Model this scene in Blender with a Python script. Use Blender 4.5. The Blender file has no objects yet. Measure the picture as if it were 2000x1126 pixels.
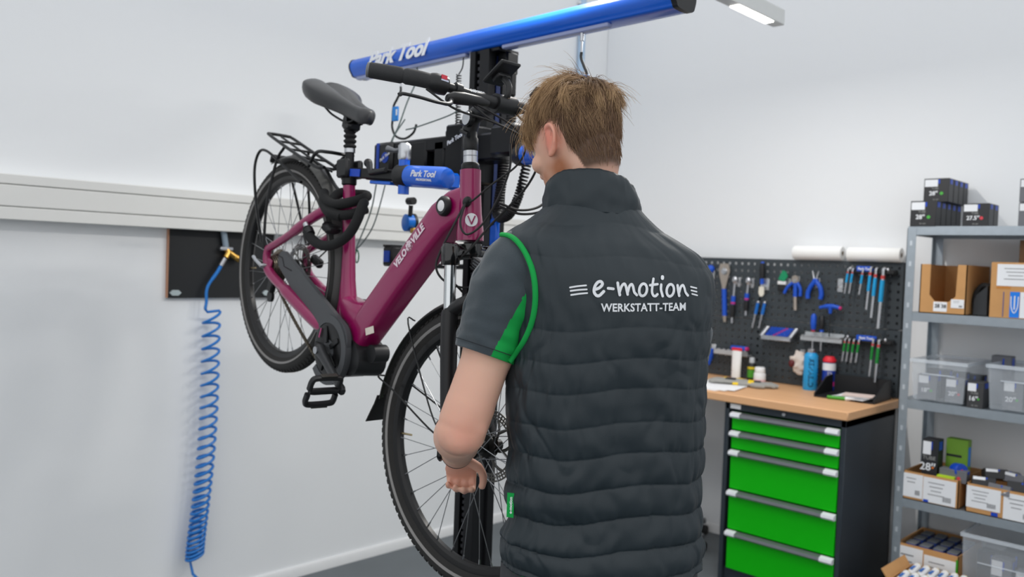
import bpy, bmesh, math, random
from mathutils import Vector as V, Matrix, noise
from mathutils.bvhtree import BVHTree

PI = math.pi
random.seed(7)
scene = bpy.context.scene
COL = scene.collection
R = math.radians

# ------------------------------------------------------------------ camera
CAM_H, YAW, PITCH, ROLL, FPX = 1.45, R(44.4), R(1.76), R(2.14), 1650.0
cd = bpy.data.cameras.new('camera'); cam = bpy.data.objects.new('camera', cd); COL.objects.link(cam)
_F = V((-math.sin(YAW)*math.cos(PITCH), math.cos(YAW)*math.cos(PITCH), -math.sin(PITCH)))
_R0 = V((math.cos(YAW), math.sin(YAW), 0)); _U0 = _R0.cross(_F)
_R = math.cos(ROLL)*_R0 + math.sin(ROLL)*_U0; _U = -math.sin(ROLL)*_R0 + math.cos(ROLL)*_U0
cam.matrix_world = Matrix(((_R.x, _U.x, -_F.x, 0), (_R.y, _U.y, -_F.y, 0), (_R.z, _U.z, -_F.z, CAM_H), (0, 0, 0, 1)))
cd.sensor_width = 36; cd.lens = FPX/2000*36; cd.clip_start = 0.05
cd.dof.use_dof = True; cd.dof.focus_distance = 1.75; cd.dof.aperture_fstop = 3.5
scene.camera = cam

# ------------------------------------------------------------------ daylight and exposure
w = bpy.data.worlds.new('daylight'); scene.world = w; w.use_nodes = True
bg = w.node_tree.nodes['Background']; bg.inputs[0].default_value = (0.96, 0.98, 1.0, 1); bg.inputs[1].default_value = 1.12
LAMP_W = 2.2
vs = scene.view_settings; vs.view_transform = 'Standard'; vs.look = 'None'; vs.gamma = 1.0; vs.exposure = 0.04; vs.use_curve_mapping = False

# ------------------------------------------------------------------ materials
def lin(c):
    return tuple(((x/255)/12.92 if x/255 <= .04045 else ((x/255+.055)/1.055)**2.4) for x in c)
MATS = {}
def mat(name, rgb, rough=.5, metal=0, var=.06, vs=30, bump=0, bs=200, coat=0, trans=0, ior=1.45, alpha=1, sss=0, spec=.5, emit=0, sheen=0):
    if name in MATS: return MATS[name]
    m = bpy.data.materials.new(name); m.use_nodes = True
    nt = m.node_tree; b = nt.nodes['Principled BSDF']; L = nt.links
    c = lin(rgb)
    tc = nt.nodes.new('ShaderNodeTexCoord')
    if var:
        n = nt.nodes.new('ShaderNodeTexNoise'); n.inputs['Scale'].default_value = vs; n.inputs['Detail'].default_value = 3
        L.new(tc.outputs['Object'], n.inputs['Vector'])
        r = nt.nodes.new('ShaderNodeMapRange'); r.inputs[3].default_value = 1-var; r.inputs[4].default_value = 1+var
        L.new(n.outputs['Fac'], r.inputs[0])
        mx = nt.nodes.new('ShaderNodeVectorMath'); mx.operation = 'SCALE'; mx.inputs[0].default_value = c
        L.new(r.outputs[0], mx.inputs['Scale']); L.new(mx.outputs[0], b.inputs['Base Color'])
    else:
        b.inputs['Base Color'].default_value = (*c, 1)
    if bump:
        n2 = nt.nodes.new('ShaderNodeTexNoise'); n2.inputs['Scale'].default_value = bs; n2.inputs['Detail'].default_value = 2
        L.new(tc.outputs['Object'], n2.inputs['Vector'])
        bp = nt.nodes.new('ShaderNodeBump'); bp.inputs['Strength'].default_value = bump; bp.inputs['Distance'].default_value = .002
        L.new(n2.outputs['Fac'], bp.inputs['Height']); L.new(bp.outputs[0], b.inputs['Normal'])
    b.inputs['Roughness'].default_value = rough; b.inputs['Metallic'].default_value = metal
    b.inputs['Coat Weight'].default_value = coat; b.inputs['Coat Roughness'].default_value = .08
    b.inputs['Transmission Weight'].default_value = trans; b.inputs['IOR'].default_value = ior
    b.inputs['Alpha'].default_value = alpha; b.inputs['Specular IOR Level'].default_value = spec
    b.inputs['Sheen Weight'].default_value = sheen
    if sss:
        b.inputs['Subsurface Weight'].default_value = sss; b.inputs['Subsurface Radius'].default_value = (.012, .004, .002); b.inputs['Subsurface Scale'].default_value = 1
    if emit:
        b.inputs['Emission Color'].default_value = (*c, 1); b.inputs['Emission Strength'].default_value = emit
    MATS[name] = m; return m

# ------------------------------------------------------------------ mesh helpers
ROOT = {}                    # object -> world matrix of its thing (parts are authored in that frame or in world)
ID = Matrix.Identity(4)

def frames(pts, closed=False):
    n = len(pts); T = []
    for i in range(n):
        a = pts[(i-1) % n] if (closed or i > 0) else pts[i]; b = pts[(i+1) % n] if (closed or i < n-1) else pts[i]
        t = (b-a); T.append(t.normalized() if t.length > 1e-9 else V((0, 0, 1)))
    ref = V((0, 0, 1)) if abs(T[0].z) < .9 else V((1, 0, 0))
    u = (ref - T[0]*ref.dot(T[0])).normalized(); out = []
    for i in range(n):
        u = u - T[i]*u.dot(T[i])
        u = u.normalized() if u.length > 1e-6 else T[i].orthogonal().normalized()
        out.append((T[i], u, T[i].cross(u)))
    return out

def cr(pts, n=8, closed=False):
    """Catmull-Rom smoothing of a point list."""
    P = [V(p) for p in pts]; out = []; m = len(P)
    segs = m if closed else m-1
    for i in range(segs):
        p0 = P[(i-1) % m] if (closed or i > 0) else P[0]*2-P[1]
        p1 = P[i]; p2 = P[(i+1) % m]
        p3 = P[(i+2) % m] if (closed or i+2 < m) else P[m-1]*2-P[m-2]
        for k in range(n):
            t = k/n
            out.append(.5*((2*p1)+(p2-p0)*t+(2*p0-5*p1+4*p2-p3)*t*t+(3*p1-p0-3*p2+p3)*t**3))
    if not closed: out.append(P[-1])
    return out

def lerp(a, b, t): return a+(b-a)*t
def interp(tab, x):
    """piecewise smooth table lookup: tab = [(x, v0, v1..)]"""
    if x <= tab[0][0]: return tab[0][1:]
    if x >= tab[-1][0]: return tab[-1][1:]
    for a, b in zip(tab, tab[1:]):
        if a[0] <= x <= b[0]:
            t = (x-a[0])/(b[0]-a[0])
            i = tab.index(a)
            pa = tab[i-1] if i > 0 else a; nb = tab[i+2] if i+2 < len(tab) else b
            o = []
            for k in range(1, len(a)):
                m1 = (b[k]-pa[k])/max(1e-6, b[0]-pa[0])*(b[0]-a[0]); m2 = (nb[k]-a[k])/max(1e-6, nb[0]-a[0])*(b[0]-a[0])
                t2, t3 = t*t, t**3
                o.append((2*t3-3*t2+1)*a[k]+(t3-2*t2+t)*m1+(-2*t3+3*t2)*b[k]+(t3-t2)*m2)
            return tuple(o)

class MB:
    def __init__(s): s.v = []; s.f = []
    def add(s, vs, fs, M=None):
        o = len(s.v)
        s.v += [(M @ V(p)) if M else V(p) for p in vs]
        s.f += [tuple(i+o for i in f) for f in fs]; return s
    def box(s, c, d, M=None, ch=0):
        cx, cy, cz = c; x, y, z = d[0]/2, d[1]/2, d[2]/2
        if not ch:
            vs = [(cx+i*x, cy+j*y, cz+k*z) for i in (-1, 1) for j in (-1, 1) for k in (-1, 1)]
            return s.add(vs, [(0, 1, 3, 2), (4, 6, 7, 5), (0, 4, 5, 1), (2, 3, 7, 6), (0, 2, 6, 4), (1, 5, 7, 3)], M)
        ch = min(ch, x*.99, y*.99, z*.99); vs = []; idx = {}
        for i in (-1, 1):
            for j in (-1, 1):
                for k in (-1, 1):
                    for ax in range(3):
                        p = [i*(x-ch), j*(y-ch), k*(z-ch)]; p[ax] = (i*x, j*y, k*z)[ax]
                        idx[i, j, k, ax] = len(vs); vs.append((cx+p[0], cy+p[1], cz+p[2]))
        fs = []
        for ax in range(3):
            for sg in (-1, 1):
                q = []
                for a, b in ((-1, -1), (1, -1), (1, 1), (-1, 1)):
                    t = [0, 0, 0]; t[ax] = sg; t[(ax+1) % 3] = a; t[(ax+2) % 3] = b; q.append(idx[(*t, ax)])
                fs.append(tuple(q if sg > 0 else q[::-1]))
        for ax in range(3):
            b, c2 = (ax+1) % 3, (ax+2) % 3
            for sb in (-1, 1):
                for sc in (-1, 1):
                    t0 = [0, 0, 0]; t0[b] = sb; t0[c2] = sc; t1 = list(t0); t0[ax] = -1; t1[ax] = 1
                    q = [idx[(*t0, b)], idx[(*t1, b)], idx[(*t1, c2)], idx[(*t0, c2)]]
                    fs.append(tuple(q if sb*sc < 0 else q[::-1]))
        for i in (-1, 1):
            for j in (-1, 1):
                for k in (-1, 1):
                    q = [idx[i, j, k, a] for a in range(3)]; fs.append(tuple(q if i*j*k > 0 else q[::-1]))
        return s.add(vs, fs, M)
    def loft(s, rings, close=True, caps=(True, True), M=None, cyc=False):
        n = len(rings[0]); vs = [p for r in rings for p in r]; fs = []
        m = len(rings); mm = m if cyc else m-1
        for i in range(mm):
            a, b = i*n, ((i+1) % m)*n
            for j in range(n if close else n-1):
                k = (j+1) % n; fs.append((a+j, a+k, b+k, b+j))
        if not cyc and close:
            if caps[0]: fs.append(tuple(range(n))[::-1])
            if caps[1]: fs.append(tuple(range((m-1)*n, m*n)))
        return s.add(vs, fs, M)
    def tube(s, pts, r, n=8, closed=False, caps=True, M=None, flat=1):
        pts = [V(p) for p in pts]; fr = frames(pts, closed); rings = []
        for i, (t, u, w_) in enumerate(fr):
            rr = r[i] if isinstance(r, (list, tuple)) else r
            rings.append([pts[i]+(u*math.cos(2*PI*k/n)*flat+w_*math.sin(2*PI*k/n))*rr for k in range(n)])
        return s.loft(rings, True, (caps, caps), M, closed)
    def cyl(s, a, b, r, r2=None, n=16, M=None): return s.tube([a, b], [r, r if r2 is None else r2], n, M=M)
    def lathe(s, prof, o=(0, 0, 0), ax=(0, 0, 1), n=24, M=None, cyc=False, caps=(True, True)):
        ax = V(ax).normalized(); u = ax.orthogonal().normalized(); w_ = ax.cross(u); o = V(o)
        rings = [[o+ax*h+(u*math.cos(2*PI*k/n)+w_*math.sin(2*PI*k/n))*max(r, 1e-5) for k in range(n)] for r, h in prof]
        return s.loft(rings, True, caps, M, cyc)
    def ball(s, c, r, n=16, m=10, M=None):
        r = r if isinstance(r, (tuple, list)) else (r, r, r); c = V(c)
        rings = [[c+V((math.sin(PI*i/m)*math.cos(2*PI*k/n)*r[0], math.sin(PI*i/m)*math.sin(2*PI*k/n)*r[1], -math.cos(PI*i/m)*r[2])) for k in range(n)] for i in range(1, m)]
        vs = [p for q in rings for p in q]+[c-V((0, 0, r[2])), c+V((0, 0, r[2]))]; fs = []; q = len(rings)
        for i in range(q-1):
            for k in range(n): fs.append((i*n+k, i*n+(k+1) % n, (i+1)*n+(k+1) % n, (i+1)*n+k))
        for k in range(n): fs.append((q*n, (k+1) % n, k)); fs.append((q*n+1, (q-1)*n+k, (q-1)*n+(k+1) % n))
        return s.add(vs, fs, M)
    def prism(s, poly, lo, hi, M=None, ax='y'):
        """2D outline (a, b) extruded along ax: y -> (a, t, b), z -> (a, b, t), x -> (t, a, b)"""
        n = len(poly)
        def P(a, b, t): return (a, t, b) if ax == 'y' else ((a, b, t) if ax == 'z' else (t, a, b))
        vs = [P(a, b, lo) for a, b in poly]+[P(a, b, hi) for a, b in poly]
        fs = [tuple(range(n)), tuple(range(2*n-1, n-1, -1))]+[(i, i+n, (i+1) % n+n, (i+1) % n) for i in range(n)]
        return s.add(vs, fs, M)
    def mesh(s, name, smooth=40):
        me = bpy.data.meshes.new(name); me.from_pydata([tuple(p) for p in s.v], [], s.f); me.update()
        if smooth:
            b = bmesh.new(); b.from_mesh(me); bmesh.ops.recalc_face_normals(b, faces=b.faces); b.to_mesh(me); b.free()
            for p in me.polygons: p.use_smooth = True
            if smooth < 180: me.set_sharp_from_angle(angle=R(smooth))
        return me
    def build(s, name, m, parent=None, smooth=40, world=False, label=None, kind=None):
        if world and parent is not None:
            inv = ROOT.get(parent, ID).inverted(); s.v = [inv @ p for p in s.v]
        return put(name, s.mesh(name, smooth), m, parent, label, kind)

def put(name, me, m, parent=None, label=None, kind=None, M=None):
    o = bpy.data.objects.new(name, me); COL.objects.link(o)
    if m is not None:
        me.materials.clear(); me.materials.append(m)
    if parent is not None: o.parent = parent; ROOT[o] = ROOT.get(parent, ID)
    if M is not None: o.matrix_local = M
    if label: o['label'] = label
    if kind: o['kind'] = kind
    return o
def tag(o, label, cat, group=None):
    o['label'] = label; o['category'] = cat
    if group: o['group'] = group
    return o
def thing(name, label, cat, loc=(0, 0, 0), rz=0, group=None, M=None):
    o = bpy.data.objects.new(name, None); COL.objects.link(o); o.empty_display_size = .05
    M = M or (Matrix.Translation(V(loc)) @ Matrix.Rotation(rz, 4, 'Z'))
    o.matrix_world = M; ROOT[o] = M
    return tag(o, label, cat, group)
def empty(name, parent):
    o = bpy.data.objects.new(name, None); COL.objects.link(o); o.parent = parent; o.empty_display_size = .03
    ROOT[o] = ROOT.get(parent, ID); return o
def solo(name, mb, m, label, cat, group=None, smooth=40, origin=None):
    """a thing that is a single mesh, its origin at the bottom centre"""
    xs = [p.x for p in mb.v]; ys = [p.y for p in mb.v]; zs = [p.z for p in mb.v]
    o = V(origin) if origin else V(((min(xs)+max(xs))/2, (min(ys)+max(ys))/2, min(zs)))
    mb.v = [p-o for p in mb.v]; ob = mb.build(name, m, smooth=smooth); ob.location = o
    return tag(ob, label, cat, group)
def struct(name, mb, m, smooth=40):
    o = mb.build(name, m, smooth=smooth); o['kind'] = 'structure'; return o
def copy_tree(o, parent=None):
    c = o.copy(); COL.objects.link(c); c.parent = parent
    for ch in list(o.children): copy_tree(ch, c)
    return c
def dup(o, label, M=None, loc=None, rz=None):
    c = copy_tree(o); c['label'] = label
    if M is not None: c.matrix_world = M
    if loc is not None: c.location = loc
    if rz is not None: c.rotation_euler.z = rz
    ROOT[c] = c.matrix_basis.copy(); return c

def text_mb(body, size, extrude=.0004, shear=0, bold=0, space=1.0, xs=1.0):
    cu = bpy.data.curves.new('lettering', 'FONT'); cu.body = body; cu.size = size; cu.extrude = extrude; cu.shear = shear; cu.offset = bold
    cu.align_x = 'CENTER'; cu.align_y = 'CENTER'; cu.space_character = space; cu.resolution_u = 3
    o = bpy.data.objects.new('lettering', cu); me = o.to_mesh()
    b = MB(); b.add([(p.co.x*xs, p.co.y, p.co.z) for p in me.vertices], [tuple(p.vertices) for p in me.polygons])
    o.to_mesh_clear(); bpy.data.objects.remove(o); bpy.data.curves.remove(cu); return b
def basis(o, ex, ey):
    ex = V(ex).normalized(); ez = ex.cross(V(ey)).normalized(); ey = ez.cross(ex); o = V(o)
    return Matrix(((ex.x, ey.x, ez.x, o.x), (ex.y, ey.y, ez.y, o.y), (ex.z, ey.z, ez.z, o.z), (0, 0, 0, 1)))
def text(name, body, size, m, parent, o, ex, ey, world=False, **k):
    b = text_mb(body, size, **k); Mx = basis(o, ex, ey); b.v = [Mx @ p for p in b.v]
    return b.build(name, m, parent, smooth=0, world=world)
def helix(a, b, r, turns, n=14, u0=None):
    a, b = V(a), V(b); ax = (b-a); t = ax.normalized(); u = t.orthogonal().normalized(); w_ = t.cross(u); N = int(turns*n)
    return [a+ax*(i/N)+(u*math.cos(2*PI*i/n)+w_*math.sin(2*PI*i/n))*r for i in range(N+1)]

# common materials
BLACK = mat('black_plastic', (26, 27, 29), .45, bump=.05)
BLACKM = mat('black_metal', (20, 21, 23), .35, .3)
RUBBER = mat('rubber', (30, 30, 31), .75, bump=.2, bs=400)
SILVER = mat('silver_metal', (190, 192, 196), .28, 1)
STEEL = mat('zinc_steel', (150, 158, 166), .38, .85, var=.12, vs=60)
BLUE = mat('blue_paint', (4, 94, 208), .3, 0, var=.03, coat=.4)
BLUEP = mat('blue_plastic', (14, 66, 178), .4)
WHITEP = mat('white_plastic', (232, 233, 234), .45)
PAPER = mat('white_paper', (236, 237, 239), .8)
WHITEPRINT = mat('white_print', (225, 228, 232), .6, var=.02)
GREYPRINT = mat('grey_print', (120, 122, 126), .7)
CARD = mat('cardboard', (190, 143, 92), .85, var=.1, vs=14, bump=.15, bs=120)
# ------------------------------------------------------------------ room shell
WALLX, WALLY, HT = -3.302, 4.135, 3.5
def wall_mat(name, rgb):
    m = mat(name, rgb, .85, var=.012, vs=1.5, bump=.25, bs=350); return m
WALL = wall_mat('painted_wall', (233, 235, 237))
struct('wall_left', MB().box((WALLX-.1, 0.25, HT/2), (.2, 8.1, HT)), WALL, 0)
struct('wall_back', MB().box((1.0, WALLY+.1, HT/2), (8.6, .2, HT)), WALL, 0)
FLOOR = mat('dark_vinyl_floor', (98, 104, 108), .6, var=.16, vs=4, bump=.12, bs=90)
struct('floor', MB().box((1.0, .3, -.05), (9, 8.4, .1)), FLOOR, 0)
BASEW = mat('baseboard_white', (226, 227, 228), .5, var=.02)
def base_prof(): return [(0, 0), (.016, 0), (.016, .038), (.010, .046), (0, .046)]
b = MB(); b.loft([[V((WALLX+p, y, z)) for p, z in base_prof()] for y in (-3.5, WALLY)]); struct('baseboard_left', b, BASEW)
b = MB(); b.loft([[V((x, WALLY-p, z)) for p, z in base_prof()] for x in (WALLX, 5)]); struct('baseboard_back', b, BASEW)

# cable trunking along the left wall: body, two snap-on covers, shadow gaps between
TR = mat('trunking_white', (224, 224, 221), .5, var=.015)
trunk = thing('cable_trunking', 'long white plastic cable trunking running along the left wall', 'cable trunking', (WALLX, .5, 1.53))
D = .062
MB().box((WALLX+D/2-.002, .3, 1.61), (D-.004, 7.6, .152), ch=.004).build('trunk_body', TR, trunk, world=True)
for z0, z1 in ((1.653, 1.687), (1.578, 1.650), (1.532, 1.575)):
    MB().box((WALLX+D+.001, .3, (z0+z1)/2), (.008, 7.6, z1-z0), ch=.0025).build('trunk_cover', TR, trunk, world=True)

# blue riser pipe on the left wall near the corner
pp = thing('wall_pipe', 'thin pale blue riser pipe on the wall near the corner', 'pipe', (WALLX+.02, 3.86, 2.2))
PIPEB = mat('pale_blue_pipe', (172, 198, 224), .4)
MB().cyl((WALLX+.022, 3.862, 2.05), (WALLX+.022, 3.862, HT), .021, n=16).build('pipe', PIPEB, pp, world=True)
for z in (2.3, 3.0): MB().box((WALLX+.012, 3.862, z), (.022, .06, .02), ch=.004).build('pipe_clip', WHITEP, pp, world=True)

# linear pendant lamp above the bench
LAMPB = mat('lamp_housing', (206, 208, 207), .5, var=.02)
DIFF = mat('lamp_diffuser', (255, 252, 244), .5, var=0, emit=9)
def pendant(x, y0, y1, z, label, watt=LAMP_W):
    t = thing('pendant_lamp', label, 'lamp', (x, (y0+y1)/2, z))
    MB().box((x, (y0+y1)/2, z+.031), (.052, y1-y0, .062), ch=.003).build('lamp_housing', LAMPB, t, world=True)
    n = max(1, int((y1-y0)/.58)); seg = .6
    for i in range(n):
        yc = y1-.215-.58*i
        MB().box((x, yc, z-.001), (.040, .27, .006), ch=.002).build('diffuser', DIFF, t, world=True)
        ld = bpy.data.lights.new('lamp_light', 'AREA'); ld.shape = 'RECTANGLE'; ld.size = .04; ld.size_y = .27
        ld.energy = watt; ld.color = (1, .965, .91)
        lo = bpy.data.objects.new('lamp_light', ld); COL.objects.link(lo); lo.parent = t; lo.location = (0, yc-(y0+y1)/2, -.012)
    for yy in (y0+.14, y1-.14):
        MB().cyl((x, yy, z+.066), (x, yy, HT), .0012, n=6).build('suspension_wire', STEEL, t, world=True)
    return t
pendant(-1.676, 1.45, 3.2, 2.446, 'long white pendant lamp with lit panel hanging at upper right', 7.5)
# ------------------------------------------------------------------ electric bicycle (x forward, y left, z up, origin at the rear axle)
def rot_m(psi, phi, lean):
    return Matrix.Rotation(psi, 4, 'Z') @ Matrix.Rotation(phi, 4, 'Y') @ Matrix.Rotation(lean, 4, 'X')
BM = Matrix.Translation((-2.5245, 1.4990, 1.4072)) @ rot_m(-.0763, .3766, -.0240)
bike = thing('electric_bicycle', 'magenta electric step-through bicycle clamped by its seat post, nose down', 'bicycle', M=BM)
MAG = mat('magenta_paint', (140, 4, 80), .32, 0, var=.03, coat=.6)
CHAINGREY = mat('chain_guard_grey', (74, 76, 79), .55, bump=.05)
SADDLEM = mat('saddle_grey', (60, 61, 63), .38, bump=.06, bs=300)
CHROME = mat('chrome', (205, 208, 210), .15, 1)
DARKST = mat('dark_steel', (70, 68, 66), .35, .9)
STRIPE = mat('reflective_stripe', (140, 138, 136), .5, .3)
TYREM = mat('tyre_rubber', (40, 39, 38), .8, bump=.5, bs=260)
WB, RT = 1.12, .352
def B(name, mb, m, parent=None, **k): return mb.build(name, m, parent or bike, **k)
def sect(c, ax, w, h, k=3.0, n=24, up=None):
    """superellipse ring: width w along y, height h in the xz plane, normal to ax"""
    ax = V(ax).normalized(); y = V((0, 1, 0)); h_ = y.cross(ax).normalized(); out = []
    for i in range(n):
        a = 2*PI*i/n; ca, sa = math.cos(a), math.sin(a)
        out.append(V(c)+y*(w/2*math.copysign(abs(ca)**(2/k), ca))+h_*(h/2*math.copysign(abs(sa)**(2/k), sa)))
    return out

# frame -----------------------------------------------------------
f = MB()
ht0, ht1 = V((.788, 0, .602)), V((.866, 0, .441)); hax = (ht1-ht0).normalized()
f.lathe([(.020, -.002), (.0265, 0), (.0265, .05), (.029, .11), (.034, .155), (.034, .178), (.02, .180)], ht0, hax, 32)
dt = [((.520, 0, .002), (.46, 0, .89), .080, .10), ((.560, 0, .075), (.46, 0, .89), .082, .092), ((.640, 0, .235), (.45, 0, .89), .084, .090), ((.715, 0, .385), (.45, 0, .89), .084, .092),
      ((.752, 0, .458), (.5, 0, .87), .080, .094), ((.785, 0, .500), (.75, 0, .66), .066, .092), ((.815, 0, .525), (.9, 0, .44), .050, .085)]
f.loft([sect(c, a, w_, h, 4.2, 32) for c, a, w_, h in dt])
st = [((.248, 0, .378), (.5, 0, -.87), .036, .036), ((.29, 0, .295), (.46, 0, -.88), .036, .036), ((.336, 0, .205), (.42, 0, -.9), .037, .038), ((.375, 0, .12), (.42, 0, -.9), .042, .046), ((.402, 0, .062), (.42, 0, -.9), .05, .066), ((.425, 0, .02), (.5, 0, -.86), .066, .10)]
f.loft([sect(c, a, w_, h, 2.2, 24) for c, a, w_, h in st])
# junction between the tubes above the motor
jn = [((.395, 0, .045), (1, 0, .25), .05, .05), ((.43, 0, .045), (1, 0, .2), .07, .085), ((.48, 0, .045), (1, 0, .1), .078, .10), ((.53, 0, .05), (1, 0, .1), .08, .12), ((.565, 0, .045), (1, 0, .2), .078, .09)]
f.loft([sect(c, a, w_, h, 3, 24) for c, a, w_, h in jn])
for sg in (-1, 1):
    y = sg
    # seat stay, dropout, chain stay
    f.tube(cr([(.305, y*.012, .322), (.262, y*.040, .306), (.19, y*.060, .243), (.08, y*.068, .138), (-.028, y*.070, .050)], 6), [.017]*8+[.0165]*9+[.013]*8, 12)
    f.tube(cr([(-.028, y*.070, .052), (-.022, y*.071, .020), (.002, y*.071, -.006), (.045, y*.070, -.018), (.15, y*.068, -.022), (.28, y*.062, -.030), (.36, y*.052, -.036), (.42, y*.035, -.035)], 6), [.013]*10+[.016]*14+[.021]*19, 12)
    f.box((-.004, y*.071, .002), (.05, .008, .05), ch=.003)
frame = B('frame', f, MAG, smooth=50)
# painted marks and fittings of the frame
WB2 = mat('print_pinkwhite', (226, 206, 216), .5)
dtu = V((.45, 0, .893)); ydr = V((0, -1, 0))
text('maker_lettering', 'VELO\u2699VILLE', .027, WB2, frame, (.684, -.0432, .350), dtu, V((-.893, 0, .45)), bold=.0012, extrude=.0006)
b = MB().box((0, 0, 0), (.042, .020, .001), M=basis((.612, -.0428, .066), (.80, 0, .60), (-.60, 0, .80)))
B('sticker', b, mat('sticker_cream', (222, 214, 200), .6), frame)
kp = V((.776, -.036, .498))
b = MB().lathe([(.026, 0), (.026, .008), (.021, .014), (.015, .014)], kp, (0, -1, 0), 24); B('lock_ring', b, BLACK, frame)
b = MB().lathe([(.0155, 0), (.0155, .013), (.012, .0155), (.001, .016)], kp, (0, -1, 0), 24); B('lock_cap', b, WHITEP, frame)
b = MB(); c0 = V((.842, -.026, .535)); b.ball(c0, (.010, .012, .014), 12, 8); B('cable_port', b, BLACK, frame)
# round head badge curved onto the head tube
bd = MB(); cen = V((.846, 0, .487)); cross = V((0, -1, 0)); perp = hax.cross(V((0, 1, 0)))
def on_head(u, s_, r=.0335):
    """u along the circumference, s_ along the axis"""
    fw = V((-hax.z, 0, hax.x)); fw = fw if fw.x > 0 else -fw
    a = u/r-.62; return cen-hax*s_+fw*(math.cos(a)*r)+V((0, 1, 0))*(math.sin(a)*r)
ring = [[on_head(math.cos(2*PI*k/24)*q, math.sin(2*PI*k/24)*q) for k in range(24)] for q in (.002, .010, .0165)]
bd.loft(ring, True, (True, False)); hb = B('head_badge', bd, WHITEPRINT, frame, smooth=0)
b = MB()
for s0, s1 in (((-.009, .010), (0, -.011)), ((0, -.011), (.009, .010))):
    n = 6; L = [on_head(lerp(s0[0], s1[0], i/n), lerp(s0[1], s1[1], i/n), .0342) for i in range(n+1)]
    b.tube(L, .0019, 6)
B('badge_mark', b, MAG, hb)

# head set, stem, handlebar ----------------------------------------
b = MB().lathe([(.022, 0), (.024, .004), (.023, .016), (.02, .020)], ht0+hax*.002, -hax, 24); B('headset', b, BLACKM)
b = MB().lathe([(.0185, 0), (.0185, .016), (.017, .017), (.0185, .018), (.0185, .030), (.016, .031)], ht0-hax*.018, -hax, 24); B('spacer', b, SILVER)
stem = MB()
stem.lathe([(.0165, 0), (.0195, .004), (.0195, .030), (.0165, .036), (.0165, .06), (.020, .064), (.020, .088), (.012, .094)], ht0-hax*.048, -hax, 20)
stem.tube(cr([(.741, 0, .690), (.742, 0, .726), (.765, 0, .748), (.805, 0, .770), (.840, 0, .785)], 5), [.020]*6+[.021]*5+[.017]*10, 14)
stem.cyl((.840, -.030, .785), (.840, .030, .785), .0225, n=20)
stem = B('stem', stem, BLACK)
b = MB()
for s_ in (.045, .068):
    p = ht0-hax*(.048+s_); b.cyl(p+V((-.012, -.022, 0)), p+V((.02, -.022, 0)), .006, n=8)
B('clamp_bolts', b, BLACKM, stem)
b = MB().lathe([(.020, 0), (.020, .010), (.016, .014), (.012, .012), (.010, .014)], (.752, -.016, .722), (-.1, -1, 0), 20); B('pivot_cap', b, BLACKM, stem)
b = MB().lathe([(.0145, 0), (.017, .002), (.017, .003), (.0145, .003)], (.752, -.029, .722), (-.1, -1, 0), 20); B('pivot_ring', b, SILVER, stem)
hb_pts = lambda s_: [(.840, 0, .785), (.839, s_*.05, .786), (.832, s_*.10, .789), (.822, s_*.16, .793), (.800, s_*.215, .794), (.768, s_*.262, .788), (.728, s_*.318, .779)]
def bar_at(s_, i, n=8): return cr(hb_pts(s_), n)[i]
b = MB(); L = cr(list(reversed(hb_pts(-1)))+hb_pts(1)[1:], 6)
b.tube(L, [.011 if abs(p.y) > .09 else (.0159 if abs(p.y) < .05 else lerp(.0159, .011, (abs(p.y)-.05)/.04)) for p in L], 16)
bar = B('handlebar', b, BLACK)
text('bar_lettering', 'ergotec', .015, WHITEPRINT, bar, (.836, -.085, .8005), (.06, -1, .01), (-.75, 0, .66), bold=.0004)
GRIPM = mat('grip_rubber', (44, 45, 47), .7, bump=.3, bs=500)
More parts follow.
